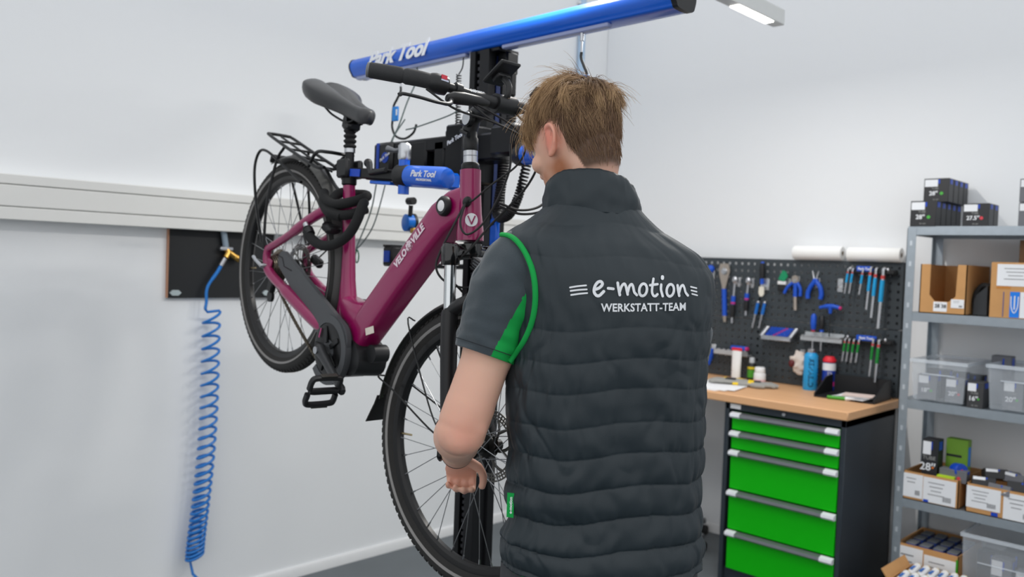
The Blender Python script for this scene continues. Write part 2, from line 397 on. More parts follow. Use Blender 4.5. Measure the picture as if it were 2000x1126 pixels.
for sg in (-1, 1):
    L = cr(hb_pts(sg), 10); L = L[36:]
    b = MB(); n = len(L); rr = [(.0165 if i > 1 else .014) for i in range(n)]
    for i in range(n):
        rr[i] = .0175+.001*math.sin(i/n*PI)
        if i in (0, n-1): rr[i] = .0145
    k = int(n*.50); rr[k] = .0158
    b.tube(L, rr, 20); g = B('grip', b, GRIPM)
    e = L[-1]; d = (L[-1]-L[-2]).normalized()
    b = MB().lathe([(.0165, -.004), (.0165, .001), (.010, .003)], e, d, 20); B('end_cap', b, mat('grip_end_grey', (112, 114, 116), .6), g)
    # twist shifter / switch pod
    L2 = cr(hb_pts(sg), 10); q0, q1 = L2[30], L2[36]; d = (q1-q0).normalized()
    b = MB().lathe([(.013, 0), (.021, .004), (.023, .018), (.023, .034), (.020, .044), (.016, .050)], q0, d, 20)
    sw = B('shifter', b, BLACK)
    if sg < 0:
        MB().box((0, 0, 0), (.014, .011, .008), M=basis(q0+d*.022+V((.012, 0, .0175)), d, V((.6, 0, -.6)))).build('switch_button', mat('switch_red', (190, 40, 60), .5), sw)
        MB().box((0, 0, 0), (.018, .004, .004), M=basis(q0+d*.022+V((.018, 0, .0125)), d, V((.6, 0, -.6)))).build('switch_mark', mat('switch_white', (200, 205, 225), .5), sw)
    # brake lever body and blade
    p0 = L2[26]; b = MB()
    b.loft([sect(p0+V((.028, sg*y_, z_)), (0, 1, 0), w_, h_, 2.5, 14) if False else
            [p0+V((.030+math.cos(2*PI*k/14)*w_, sg*y_, z_+math.sin(2*PI*k/14)*h_)) for k in range(14)]
            for y_, z_, w_, h_ in ((-.075, -.010, .006, .007), (-.05, -.010, .011, .012), (0, -.012, .013, .015), (.03, -.015, .012, .014), (.045, -.018, .006, .008))])
    b.lathe([(.0165, -.008), (.0165, .008), (.012, .008)], p0, L2[27]-L2[25], 16)
    lv = B('brake_lever', b, BLACK)
    b = MB(); LL = cr([p0+V((.034, sg*.035, -.016)), p0+V((.058, sg*.055, -.026)), p0+V((.060, sg*.09, -.028)), p0+V((.045, sg*.125, -.028)), p0+V((.030, sg*.158, -.030)), p0+V((.030, sg*.168, -.034))], 5)
    b.tube(LL, [.007]*8+[.006]*14+[.0065]*4, 10, flat=.6); B('lever_blade', b, BLACKM, lv)
# display on its arm, bell
e2 = V((.61, 0, .79)); n2 = V((-.79, 0, .61)); dc = V((.800, -.002, .852))
b = MB().box((0, 0, 0), (.062, .084, .010), M=basis(dc, (0, 1, 0), e2), ch=.004); disp = B('display', b, BLACK)
b = MB().box((0, 0, 0), (.054, .072, .002), M=basis(dc+n2*.0055, (0, 1, 0), e2)); B('screen', b, mat('screen_dark', (14, 16, 18), .15), disp)
b = MB().box((0, 0, 0), (.038, .030, .012), M=basis(dc-n2*.010-e2*.006, (0, 1, 0), e2), ch=.003); B('mount_plate', b, BLACK, disp)
b = MB().tube(cr([dc-n2*.014, (.838, -.002, .832), (.848, -.004, .812), (.843, -.004, .792)], 5), .008, 10); b.cyl((.840, -.012, .786), (.840, .004, .786), .021, n=18); B('display_arm', b, BLACK, disp)
bp = bar_at(1, 22)
b = MB().box((0, 0, 0), (.024, .040, .012), M=basis(V((.780, .142, .826)), (.2, 1, 0), (.5, 0, .6)), ch=.004); bell = B('switch_pod', b, BLACK)
b = MB().tube([(.815, .15, .795), (.790, .143, .818)], .006, 8); B('pod_clamp', b, BLACK, bell)

# cables from bar to head tube, fork and down ------------------------
CAB = mat('cable_black', (24, 24, 25), .5)
def cable(pts, r=.0026, name='cable', m=CAB): return B(name, MB().tube(cr(pts, 8), r, 8), m)
cable([(.858, -.115, .777), (.880, -.06, .765), (.905, -.0, .745), (.925, .03, .710), (.915, .03, .66), (.885, .0, .60), (.862, -.024, .548), (.848, -.027, .537)])
cable([(.858, -.110, .773), (.890, -.07, .752), (.93, -.01, .735), (.955, .05, .700), (.94, .06, .62), (.90, .02, .50), (.905, -.03, .43), (.895, -.07, .37), (.93, -.03, .33)], .003)
cable([(.820, -.215, .778), (.872, -.16, .755), (.905, -.08, .75), (.935, .0, .735), (.955, .06, .71)], .0026)
cable([(.842, -.03, .538), (.875, -.055, .49), (.900, -.045, .47), (.905, -.012, .50), (.905, .01, .56), (.895, .03, .64), (.87, .03, .70)], .0028)
cable([(.842, -.030, .532), (.858, -.060, .47), (.862, -.078, .41), (.872, -.086, .37), (.895, -.07, .345), (.925, -.03, .340), (.945, .01, .36)], .003)
cable([(.85, .03, .775), (.90, .03, .765), (.91, .08, .775), (.86, .14, .80)], .003)
cable([(.85, .02, .79), (.90, .06, .78), (.90, .12, .78), (.84, .2, .79)], .003)
cable([(.905, .02, .56), (.93, .07, .555), (.935, .13, .575), (.91, .18, .62), (.88, .2, .70)], .0032)
cable([(.905, .025, .552), (.935, .075, .547), (.945, .14, .57), (.92, .19, .62)], .0032)

# fork ---------------------------------------------------------------
fx = V((.42, 0, -.907)); steer = Matrix.Translation((WB, 0, 0)) @ Matrix.Rotation(.108, 4, V((-math.sin(.36), 0, math.cos(.36)))) @ Matrix.Translation((-WB, 0, 0))
fk = MB(); cr0 = V((.878, 0, .420))
fk.lathe([(.030, -.012), (.030, .01), (.022, .024)], ht1+hax*.020, hax, 20)
for sg in (-1, 1):
    fk.loft([[V((cr0.x+dx+math.cos(2*PI*k/12)*a, y_, cr0.z+dz+math.sin(2*PI*k/12)*c)) for k in range(12)] for y_, dx, dz, a, c in ((0, -.002, -.002, .026, .018), (sg*.03, .001, -.006, .022, .018), (sg*.062, .006, -.012, .024, .022))])
    p = cr0+V((.005, sg*.062, -.012)); fk.lathe([(.014, -.030), (.020, -.026), (.021, -.022), (.0235, -.018), (.0235, .022), (.021, .026)], p, fx, 20)
fork = B('fork_crown', fk, mat('gloss_black', (14, 14, 15), .15, coat=.5))
for sg in (-1, 1):
    p = cr0+V((.005, sg*.062, -.012)); b = MB().cyl(p+fx*.02, p+fx*.16, .0148, n=20); B('stanchion', b, CHROME)
lw = MB()
for sg in (-1, 1):
    p = cr0+V((.005, sg*.062, -.012)); q = p+fx*.135; e = p+fx*.435
    lw.tube([q, q+fx*.012, lerp(q, e, .3), lerp(q, e, .75), e], [.018, .021, .0215, .019, .017], 20)
    lw.tube(cr([lerp(q, e, .9), e+V((.03, 0, -.012)), V((WB, sg*.060, 0))], 4), [.016]*5+[.013]*4, 12)
    lw.lathe([(.014, -.01), (.014, .01)], (WB, sg*.060, 0), (0, 1, 0), 16)
ac = cr0+V((.005, 0, -.012))+fx*.14
lw.tube(cr([ac+V((0, -.062, 0)), ac+V((.028, -.050, .040)), ac+V((.036, -.02, .062)), ac+V((.036, .02, .062)), ac+V((.028, .050, .040)), ac+V((0, .062, 0))], 5), [.018]+[.016]*4+[.015]*16+[.016]*4+[.018], 12)
lw.v = [p for p in lw.v]
B('fork_lowers', lw, mat('satin_black', (24, 24, 26), .4))
b = MB().box((.945, .0, .408), (.05, .05, .03), ch=.008); hl = B('headlight', b, mat('lamp_grey', (92, 94, 98), .5))
b = MB(); 
for i in range(4): b.box((.950, 0, .396+i*.008), (.056, .054, .003), ch=.001)
B('lamp_fin', b, BLACK, hl)

# wheels --------------------------------------------------------------
def circ_prof(rc, rm, n=16): return [(rc+rm*math.cos(2*PI*i/n), rm*1.0*math.sin(2*PI*i/n)) for i in range(n)]
tyre = MB(); prof = [(.300, -.012), (.312, -.021), (.325, -.025), (.338, -.022), (.346, -.015), (.351, -.007), (.352, 0), (.351, .007), (.346, .015), (.338, .022), (.325, .025), (.312, .021), (.300, .012)]
tyre.lathe(prof, (0, 0, 0), (0, 1, 0), 96, cyc=True)
for i in range(110):          # shoulder tread blocks
    a = 2*PI*i/110
    for sg in (-1, 1):
        a2 = a+(sg*.014); Mx = Matrix.Rotation(a2, 4, 'Y') @ Matrix.Translation((.3465, sg*.0145, 0)) @ Matrix.Rotation(sg*R(48), 4, 'Z')
        tyre.box((0, 0, 0), (.005, .011, .011), M=Mx)
        tyre.box((.352-.3465, 0, 0), (.003, .010, .008), M=Matrix.Rotation(a2+.02, 4, 'Y') @ Matrix.Translation((.3465, sg*.0055, 0)))
tyre_me = tyre.mesh('tyre', 35)
stripe = MB()
for sg in (-1, 1):
    stripe.lathe([(.3165, sg*.0232), (.3215, sg*.0250), (.3235, sg*.0255), (.3235, sg*.0248), (.3165, sg*.0222)], (0, 0, 0), (0, 1, 0), 96, cyc=True)
stripe_me = stripe.mesh('stripe', 35)
rim_me = MB().lathe([(.308, -.0145), (.308, .0145), (.300, .0150), (.290, .0125), (.284, .006), (.284, -.006), (.290, -.0125), (.300, -.0150)], (0, 0, 0), (0, 1, 0), 96, cyc=True).mesh('rim', 30)
def spoke_mesh(sg, lead, rf=.027, yf=.030):
    b = MB(); a = lead*R(58); p0 = V((rf*math.cos(a), sg*yf, rf*math.sin(a))); p1 = V((.2865, sg*.003, 0))
    b.cyl(p0, p1, .00115, n=5); d = (p0-p1).normalized(); b.cyl(p1, p1+d*.014, .0024, .0021, 6); return b.mesh('spoke', 40)
NIP = mat('spoke_steel', (150, 152, 155), .3, .9)
def wheel(name, M, hubprof, extra):
    wl = empty(name, bike); wl.matrix_local = M
    put('tyre', tyre_me, TYREM, wl); put('tyre_stripe', stripe_me, STRIPE, wl); put('rim', rim_me, mat('rim_black', (24, 24, 25), .3, .2), wl)
    kinds = [spoke_mesh(1, 1), spoke_mesh(-1, 1), spoke_mesh(1, -1), spoke_mesh(-1, -1)]
    for i in range(36): put('spoke', kinds[i % 4], NIP, wl, M=Matrix.Rotation(-2*PI*i/36+.07, 4, 'Y'))
    put('hub', MB().lathe(hubprof, (0, 0, 0), (0, 1, 0), 24).mesh('hub', 30), mat('hub_black', (30, 29, 28), .35, .5), wl)
    for nm, mb, m in extra: put(nm, mb.mesh(nm, 40), m, wl)
    v = MB().cyl((.286, 0, 0), (.245, 0, 0), .0028, n=8, M=Matrix.Rotation(R(156), 4, 'Y')); put('valve', v.mesh('valve'), mat('brass_valve', (196, 178, 140), .3, 1), wl)
    return wl
def rotor(y, ro=.090):
    b = MB()
    def ann(r0, r1, n=72): b.lathe([(r0, y-.001), (r1, y-.001), (r1, y+.001), (r0, y+.001)], (0, 0, 0), (0, 1, 0), n, cyc=True)
    ann(ro-.004, ro); ann(ro-.0205, ro-.0165); ann(.021, .030, 40); ann(ro-.0125, ro-.009)
    for i in range(54):
        a = 2*PI*i/54; M = Matrix.Rotation(a, 4, 'Y')
        b.box((ro-.010, y, 0), (.0195, .0018, .0034 if i % 2 else .0026), M=M @ Matrix.Translation((0, 0, 0)) )
    for i in range(6):
        a = 2*PI*i/6; p = []
        for k in range(6):
            r_ = lerp(.024, ro-.018, k/5); aa = a+.55*(k/5)
            p.append(V((r_*math.cos(aa), y, r_*math.sin(aa))))
        b.tube(p, .0042, 6); q = p[2]; r_ = ro-.018; aa = a+.05
        b.tube([q, V((r_*math.cos(aa), y, r_*math.sin(aa)))], .0035, 6)
    b.v = [V((p.x, y+(p.y-y)*.3 if abs(p.y-y) > .0012 else p.y, p.z)) for p in b.v]
    return b
ROT = mat('rotor_steel', (96, 94, 90), .35, .9)
hubf = [(.006, -.06), (.010, -.055), (.014, -.045), (.027, -.033), (.029, -.028), (.016, -.024), (.016, .022), (.029, .026), (.029, .031), (.022, .036), (.022, .046), (.008, .05), (.006, .06)]
fw = wheel('front_wheel', steer @ Matrix.Translation((WB, 0, 0)), hubf, [('brake_rotor', rotor(.042), ROT)])
cas = MB()
for i in range(8): cas.lathe([(.024+.004*(7-i)+.006, -.030-.0042*i), (.024+.004*(7-i)+.006, -.0322-.0042*i)], (0, 0, 0), (0, 1, 0), 30)
hubr = [(.006, -.072), (.012, -.068), (.02, -.060), (.02, -.032), (.027, -.030), (.028, -.026), (.017, -.02), (.017, .02), (.028, .026), (.028, .03), (.014, .04), (.006, .07)]
rw = wheel('rear_wheel', Matrix.Identity(4), hubr, [('cassette', cas, mat('cassette_steel', (140, 132, 118), .35, .9)), ('brake_rotor', rotor(.042, .08), ROT)])
b = MB().lathe([(.009, -.074), (.009, -.088), (.005, -.100)], (0, 0, 0), (0, 1, 0), 12); b.tube([(0, -.095, 0), (-.04, -.100, .004), (-.062, -.098, .006)], [.006, .005, .006], 8); B('quick_release', b, SILVER)

# mudguards -------------------------------------------------------------
def guard(cx, r, a0, a1, w_, M=None, n=40):
    b = MB(); rings = []
    for i in range(n+1):
        a = R(lerp(a0, a1, i/n)); rr = []
        for k in range(9):
            u = (k/8-.5)*2; rr.append(V((cx+(r-.012*u*u)*math.cos(a), u*w_/2, (r-.012*u*u)*math.sin(a))))
        for k in range(8, -1, -1):
            u = (k/8-.5)*2; rr.append(V((cx+(r-.0025-.012*u*u)*math.cos(a), u*(w_/2-.001), (r-.0025-.012*u*u)*math.sin(a))))
        rings.append(rr)
    return b.loft(rings, M=M)
FEND = mat('mudguard_black', (44, 43, 42), .45)
fg = B('front_mudguard', guard(WB, .372, 190, 52, .058, steer), FEND)
def arc(a, r, y=0): return V((WB+r*math.cos(R(a)), y, r*math.sin(R(a))))
fl = MB(); fl.loft([[arc(a, r_, y_) for y_ in (-w_, w_)]+[arc(a, r_-.004, y_) for y_ in (w_, -w_)] for a, r_, w_ in ((189, .372, .027), (193, .378, .028), (197, .390, .029), (201, .404, .030))], M=steer)
B('mud_flap', fl, RUBBER, fg)
for sg in (-1, 1):
    s1 = MB().tube([steer @ p for p in cr([arc(151, .378, sg*.012), arc(152, .374, sg*.034), V((WB-.16, sg*.050, .04)), V((WB-.085, sg*.060, .004)), V((WB-.035, sg*.064, -.002))], 5)], .0022, 6); B('mudguard_stay', s1, BLACKM, fg)
    s1 = MB().tube([steer @ p for p in cr([arc(181, .380, 0), arc(181, .378, sg*.033), arc(181, .30, sg*.040), V((WB-.12, sg*.058, -.012)), V((WB-.035, sg*.064, -.004))], 5)], .0026, 6); B('mudguard_stay', s1, BLACKM, fg)
    s1 = MB().box((WB-.065, sg*.063, .012), (.07, .008, .012), M=steer @ Matrix.Translation((WB-.065, 0, .012)) @ Matrix.Rotation(.3, 4, 'Y') @ Matrix.Translation((-WB+.065, 0, -.012)), ch=.003); B('stay_clip', s1, BLACK, fg)
rg = B('rear_mudguard', guard(0, .374, -12, 128, .060), mat('mudguard_grey', (70, 70, 69), .45))
b = MB().box((-.235, 0, .302), (.012, .06, .03), M=None, ch=.004); B('rear_light', b, BLACK, rg)

# luggage rack -------------------------------------------------------------
rk = MB(); zt = .378
rk.tube(cr([(.150, -.040, .395), (.10, -.045, zt+.004), (-.10, -.045, zt), (-.25, -.043, zt), (-.272, -.030, zt), (-.272, .030, zt), (-.25, .043, zt), (-.10, .045, zt), (.10, .045, zt+.004), (.150, .040, .395)], 6), .0055, 10)
rk.tube(cr([(-.25, 0, zt), (0, 0, zt-.002), (.13, 0, zt+.002)], 6), .004, 8)
rackp = B('rack_frame', rk, BLACKM)
for x_ in (-.18, -.09, 0, .09):
    B('rack_bar', MB().cyl((x_, -.044, zt), (x_, .044, zt), .004, n=8), BLACKM, rackp)
for sg in (-1, 1):
    B('rack_leg', MB().tube(cr([(-.125, sg*.045, zt-.006), (-.135, sg*.056, zt-.06), (-.09, sg*.078, .18), (-.035, sg*.082, .045)], 6), .0048, 8), BLACKM, rackp)
    B('side_loop', MB().tube(cr([(.045, sg*.048, .31), (-.10, sg*.052, .322), (-.215, sg*.058, .330), (-.262, sg*.062, .310), (-.255, sg*.068, .25), (-.17, sg*.078, .16), (-.06, sg*.082, .06)], 6), .0048, 8), BLACKM, rackp)
B('rack_hoop', MB().tube(cr([(.06, -.044, zt-.01), (.10, -.05, .425), (.155, -.045, .445), (.170, 0, .448), (.155, .045, .445), (.10, .05, .425), (.06, .044, zt-.01)], 6), .0055, 8), BLACKM, rackp)
B('rack_strut', MB().tube(cr([(.09, 0, zt), (.155, 0, .352), (.238, -.012, .345)], 5), .005, 8), BLACKM, rackp)

# seat post and saddle -------------------------------------------------------------
sp = V((.248, 0, .378)); su = V((-.42, 0, .907)); su.normalize()
b = MB().lathe([(.0185, -.004), (.0225, 0), (.0225, .018), (.0185, .022)], sp, su, 20); b.cyl(sp+su*.01+V((-.026, -.012, 0)), sp+su*.01+V((-.026, .012, 0)), .006, n=10); B('seat_collar', b, BLACKM)
b = MB().lathe([(.0136, -.05), (.0136, .105)], sp, su, 20); post = B('seat_post', b, BLACKM)
b = MB().lathe([(.0165, .096), (.0165, .108), (.014, .110)], sp, su, 20); B('post_ring', b, SILVER, post)
bl = [(.014, .108)]
for i in range(4): bl += [(.0195, .114+i*.0155), (.0195, .118+i*.0155), (.0135, .1225+i*.0155)]
b = MB().lathe(bl, sp, su, 20); B('bellows', b, RUBBER, post)
top = sp+su*.178
b = MB().box((0, 0, 0), (.050, .044, .030), M=Matrix.Translation(top+V((.005, 0, .002))) @ Matrix.Rotation(-R(8), 4, 'Y'), ch=.008); b.cyl(top+V((.0, -.024, .016)), top+V((.0, .024, .016)), .011, n=12); B('saddle_clamp', b, BLACKM, post)
sd = MB(); prof_s = [(-.055, .006, .040, .014), (-.048, .055, .052, .040), (-.02, .086, .056, .062), (.03, .092, .054, .066), (.08, .074, .050, .058), (.13, .048, .046, .050), (.18, .036, .044, .046), (.225, .031, .043, .044), (.255, .027, .041, .038), (.272, .012, .036, .022)]
rings = []
for i in range(37):
    x_ = lerp(-.055, .272, i/36); hw, zt_, dp = interp([tuple(q) for q in prof_s], x_)
    r_ = []
    for k in range(28):
        a = 2*PI*k/28; c_, s_ = math.cos(a), math.sin(a)
        yy = hw*math.copysign(abs(c_)**.8, c_); zz = zt_+((.022*s_) if s_ > 0 else dp*s_*(.60+.40*abs(c_)))
        if s_ > 0: zz -= .022*math.exp(-(yy/.016)**2)*(1 if x_ < .2 else max(0, 1-(x_-.2)/.05))*min(1, max(0, (x_+.06)/.03))
        r_.append(V((x_, yy, .552+zz)))
    rings.append(r_)
sd.loft(rings); saddle = B('saddle', sd, SADDLEM, smooth=80)
b = MB()
for sg in (-1, 1): b.tube(cr([(.0, sg*.045, .582), (.06, sg*.030, .558), (.10, sg*.022, .548), (.19, sg*.022, .552), (.225, sg*.012, .580)], 5), .0035, 8)
B('saddle_rail', b, BLACKM, saddle)

# drive: motor, chain guard, chain ring, cranks, pedals -------------------------------------------------------------
bbc = V((.462, 0, -.072))
mo = MB(); mo.lathe([(.05, -.062), (.085, -.058), (.088, -.045), (.088, .04), (.07, .058), (.04, .06)], (.475, 0, -.058), (0, 1, 0), 32)
mo.loft([[V((.545+dx+math.cos(2*PI*k/20)*a, y_, -.052+math.sin(2*PI*k/20)*a*.85)) for k in range(20)] for y_, a, dx in ((-.05, .04, 0), (-.045, .062, 0), (.045, .064, .004), (.052, .04, .004))])
mo.cyl((.612, -.018, -.008), (.612, .03, -.008), .026, n=16)
B('motor', mo, BLACK, smooth=35)
def tang(c0, r0, c1, r1, n=14):
    """hull outline of two circles"""
    pts = []
    for c, r_ in ((c0, r0), (c1, r1)):
        for k in range(40): a = 2*PI*k/40; pts.append((c[0]+r_*math.cos(a), c[1]+r_*math.sin(a)))
    pts = sorted(pts); 
    def half(p):
        h = []
        for q in p:
            while len(h) > 1 and (h[-1][0]-h[-2][0])*(q[1]-h[-2][1])-(h[-1][1]-h[-2][1])*(q[0]-h[-2][0]) <= 0: h.pop()
            h.append(q)
        return h
    return half(pts)[:-1]+half(pts[::-1])[:-1]
cg = MB(); cg.prism(tang((.075, .052), .030, (.50, -.022), .058), -.066, -.052)
cg.prism([(.468+.104*math.cos(R(a)), -.068+.104*math.sin(R(a))) for a in range(-120, 150, 9)]+[(.468+.080*math.cos(R(a)), -.068+.080*math.sin(R(a))) for a in range(150, -121, -9)], -.070, -.050)
guard_o = B('chain_guard', cg, CHAINGREY, smooth=30)
b = MB().tube([(.035, -.0668, .055), (.075, -.0668, .060), (.098, -.0668, .040), (.150, -.0668, .048)], .0016, 5); B('guard_seam', b, BLACKM, guard_o)
rg_ = MB().lathe([(.030, -.062), (.080, -.062), (.080, -.068), (.068, -.070), (.030, -.066)], (.468, 0, -.068), (0, 1, 0), 48, cyc=True)
crn = B('chain_ring', rg_, mat('chainring_black', (30, 30, 31), .3, .4))
b = MB()
for i in range(5):
    a = 2*PI*i/5+.4; b.box((.045, -.071, 0), (.05, .006, .016), M=Matrix.Translation((.468, 0, -.068)) @ Matrix.Rotation(a, 4, 'Y'), ch=.002)
B('ring_arm', b, BLACKM, crn)
b = MB().box((.468-.055, -.0725, -.040), (.004, .002, .03), M=None); B('ring_mark', b, mat('print_pink', (190, 70, 130), .5), crn)
def crank(y, dx, dz, y2):
    b = MB(); p0 = V((.462, y, -.072)); p1 = V((.462+dx, y2, -.072+dz)); d = (p1-p0).normalized(); up = V((-d.z, 0, d.x)); ringz = []
    for t, w_, h_ in ((-.09, .010, .010), (-.05, .018, .014), (.0, .020, .015), (.15, .014, .012), (.85, .0115, .009), (1.0, .014, .010), (1.06, .010, .008)):
        c = p0+(p1-p0)*t; ringz.append([c+up*(w_*math.copysign(abs(math.cos(2*PI*k/16))**.7, math.cos(2*PI*k/16)))+V((0, 1, 0))*(h_*math.copysign(abs(math.sin(2*PI*k/16))**.7, math.sin(2*PI*k/16))) for k in range(16)])
    b.loft(ringz); return b
CRANKM = mat('crank_grey', (62, 63, 65), .4, .5)
B('crank_arm', crank(-.088, .176, -.034, -.100), CRANKM); B('crank_arm', crank(.075, -.176, .034, .085), CRANKM)
b = MB().lathe([(.011, 0), (.011, .006), (.007, .007)], (.462, -.100, -.072), (0, -1, 0), 16); B('crank_bolt', b, SILVER)
def pedal(c, sg):
    b = MB(); c = V(c); M = Matrix.Translation(c) @ Matrix.Rotation(R(-82), 4, 'Y') @ Matrix.Scale(sg, 4, (0, 1, 0)) @ Matrix.Rotation(0, 4, 'X')
    b.lathe([(.006, .06), (.008, .045), (.010, .04), (.010, -.03), (.008, -.045)], (0, 0, 0), (0, 1, 0), 14, M=M)
    pd = B('pedal', b, BLACK)
    for s_ in (-1, 1):
        q = MB().tube(cr([(s_*.012, .040, 0), (s_*.036, .040, 0), (s_*.044, .030, 0), (s_*.045, -.032, 0), (s_*.036, -.046, 0), (s_*.008, -.047, 0)], 4), .0075, 8, M=M, flat=1.35)
        q.build('pedal_cage', BLACK, pd)
        MB().box((s_*.053, 0, 0), (.004, .05, .014), M=M, ch=.001).build('reflector', mat('reflector_dark', (60, 58, 52), .3), pd)
    return pd
pedal((.638, -.155, -.106), 1); pedal((.286, .142, -.038), -1)
# chain
ch = MB(); cp = []
for k in range(60):
    t = k/59; p = V((lerp(.03, .43, t), -.052, lerp(-.040, -.142, t)-.008*math.sin(PI*t)))
    ch.box((0, 0, 0), (.0095, .007 if k % 2 else .0045, .008), M=Matrix.Translation(p) @ Matrix.Rotation(.25, 4, 'Y'))
B('chain', ch, mat('chain_steel', (96, 88, 74), .4, .9), kind='stuff')
# derailleur, brake caliper
b = MB(); b.box((.035, -.060, -.055), (.035, .020, .05), ch=.006); b.cyl((.045, -.066, -.09), (.045, -.056, -.09), .018, n=16); b.cyl((.035, -.066, -.05), (.035, -.056, -.05), .018, n=16); B('derailleur', b, BLACKM)
b = MB().box((.075, .058, .055), (.06, .024, .03), M=None, ch=.006); B('brake_caliper', b, BLACKM)
b = MB().box((WB-.068, .052, .075), (.03, .026, .07), M=None, ch=.006); B('brake_caliper', b, BLACKM)
B('brake_hose', MB().tube(cr([(.085, .058, .075), (.16, .06, .16), (.25, .05, .22), (.30, .02, .20), (.35, .02, .08)], 6), .0025, 8), CAB)
# lock bracket on seat tube
b = MB().box((.262, -.03, .238), (.05, .05, .03), ch=.008); B('frame_lock', b, BLACK)

# folding cable lock wrapped round the seat tube: a thing of its own
lockT = thing('cable_lock', 'thick black sleeved cable lock coiled around the seat tube', 'lock', M=BM @ Matrix.Translation((.30, 0, .29)))
FAB = mat('black_sleeve', (24, 25, 26), .85, bump=.6, bs=700)
def lk(p, dx=-.30, dz=-.29): return V((p[0]+dx, p[1], p[2]+dz))
for pts in ([(.205, -.052, .332), (.235, -.060, .322), (.285, -.056, .322), (.325, -.030, .345), (.322, .02, .365), (.285, .042, .362), (.255, .03, .352), (.240, -.02, .345), (.262, -.052, .312), (.310, -.055, .300), (.345, -.028, .315), (.340, .02, .335)],
            [(.215, -.055, .318), (.255, -.064, .300), (.295, -.066, .296), (.330, -.050, .300)],
            [(.335, .012, .352), (.372, -.015, .352), (.395, -.035, .315), (.392, -.048, .270), (.355, -.062, .222), (.300, -.074, .196), (.240, -.080, .196), (.205, -.078, .212)]):
    MB().tube([lk(p) for p in cr(pts, 6)], .0150, 12).build('sleeve', FAB, lockT)
MB().cyl(lk((.190, -.078, .221)), lk((.226, -.078, .207)), .010, n=14).build('lock_cylinder', SILVER, lockT)
MB().lathe([(.0145, 0), (.0145, .02), (.011, .024)], lk((.232, -.078, .204)), V((-.9, 0, .4)), 14).build('lock_collar', BLACK, lockT)
# ------------------------------------------------------------------ electric lift repair stand
CB = mat('anodised_black', (22, 23, 26), .35, .4)
CBB = mat('rail_navy', (24, 40, 84), .35, .3)
stand = thing('repair_stand', 'black electric lift repair stand column with blue top beam', 'repair stand', (-2.0, 1.91, 0))
def S(name, mb, m, parent=None, **k): return mb.build(name, m, parent or stand, world=True, **k)
X0, X1, Y0, Y1, ZT = -2.05, -1.962, 1.86, 1.955, 2.125
c = MB()
prof = [(X0, Y0), (X0+.024, Y0), (X0+.024, Y0+.028), (X0+.046, Y0+.028), (X0+.046, Y0), (X1, Y0), (X1, Y0+.030), (X1-.010, Y0+.034), (X1-.010, Y0+.062), (X1, Y0+.066), (X1, Y1), (X0, Y1)]
c.prism(prof, .012, ZT, ax='z'); S('column', c, CB)
ch_ = MB()
for i in range(100): ch_.box((X0+.035, Y0+.012, .04+i*.0207), (.014 if i % 2 else .010, .012, .0135), ch=.002)
S('lift_chain', ch_, mat('chain_dark', (66, 66, 70), .4, .8), kind='stuff')
S('rail_strip', MB().box((X1-.004, Y0+.048, 1.80), (.004, .018, .62)), CBB)
S('base_plate', MB().box((-2.0, 1.86, .006), (.66, .62, .012), ch=.003), CB)
S('column_foot', MB().box((-2.005, 1.91, .02), (.16, .16, .02), ch=.003), CB)
# blue top beam with white lettering, end caps, slot flange
bx0, bx1, by = -2.712, -1.262, 1.895
pf = [(-.030, .066), (-.048, .052), (-.052, .040), (-.050, .026), (-.040, .010), (-.028, 0), (.030, 0), (.045, .020), (.048, .045), (.040, .066)]
bz = 2.128
pts = cr([(x_, z_, 0) for x_, z_ in pf], 4, True)
bm = MB(); bm.loft([[V((x_, by+p.x, bz+p.y)) for p in pts] for x_ in (bx0+.006, bx1-.010)]); beam = S('top_beam', bm, BLUE, smooth=60)
for x_, d_ in ((bx0, .008), (bx1-.014, .018)):
    S('end_cap', MB().loft([[V((x_+q, by+p.x*s_, bz+.033+(p.y-.033)*s_)) for p in pts] for q, s_ in ((0, .97), (.002, 1.03), (d_, 1.03))]), BLACK, beam)
for xa, xb in ((bx0+.02, X0-.03), (X1+.05, bx1-.23)):
    S('slot_flange', MB().box(((xa+xb)/2, by-.020, bz-.004), (xb-xa, .022, .014), ch=.003), mat('flange_lilac', (150, 160, 196), .4), beam)
b = text_mb('Park Tool', .078, shear=.35, bold=.0028, extrude=.001, xs=1.05); Mx = basis((bx0+.290, by-.0540, bz+.040), (1, 0, 0), (0, .12, 1)); b.v = [Mx @ p for p in b.v]
S('beam_lettering', b, WHITEPRINT, beam, smooth=0)
S('beam_bracket', MB().box((-1.992, 1.912, bz-.006), (.135, .09, .012), ch=.002), CB, beam)
S('motor_housing', MB().box((-1.940, 1.925, 2.085), (.045, .055, .07), ch=.006).box((-1.925, 1.93, 2.02), (.02, .03, .08), ch=.006), CB)
# carriage
cg_ = MB().box((-1.957, 1.79, 1.778), (.085, .14, .178), ch=.006); carr = S('carriage', cg_, CB)
S('carriage_plate', MB().box((-2.012, 1.80, 1.775), (.024, .12, .160), ch=.004), CB, carr)
S('carriage_stripe', MB().box((-1.9125, 1.745, 1.778), (.003, .022, .170)), CBB, carr)
b = text_mb('Park Tool', .018, shear=.3, bold=.0004); Mx = basis((-1.955, 1.7195, 1.82), (.94, 0, .34), (-.34, 0, .94)); b.v = [Mx @ p for p in b.v]; S('carriage_lettering', b, WHITEPRINT, carr, smooth=0)
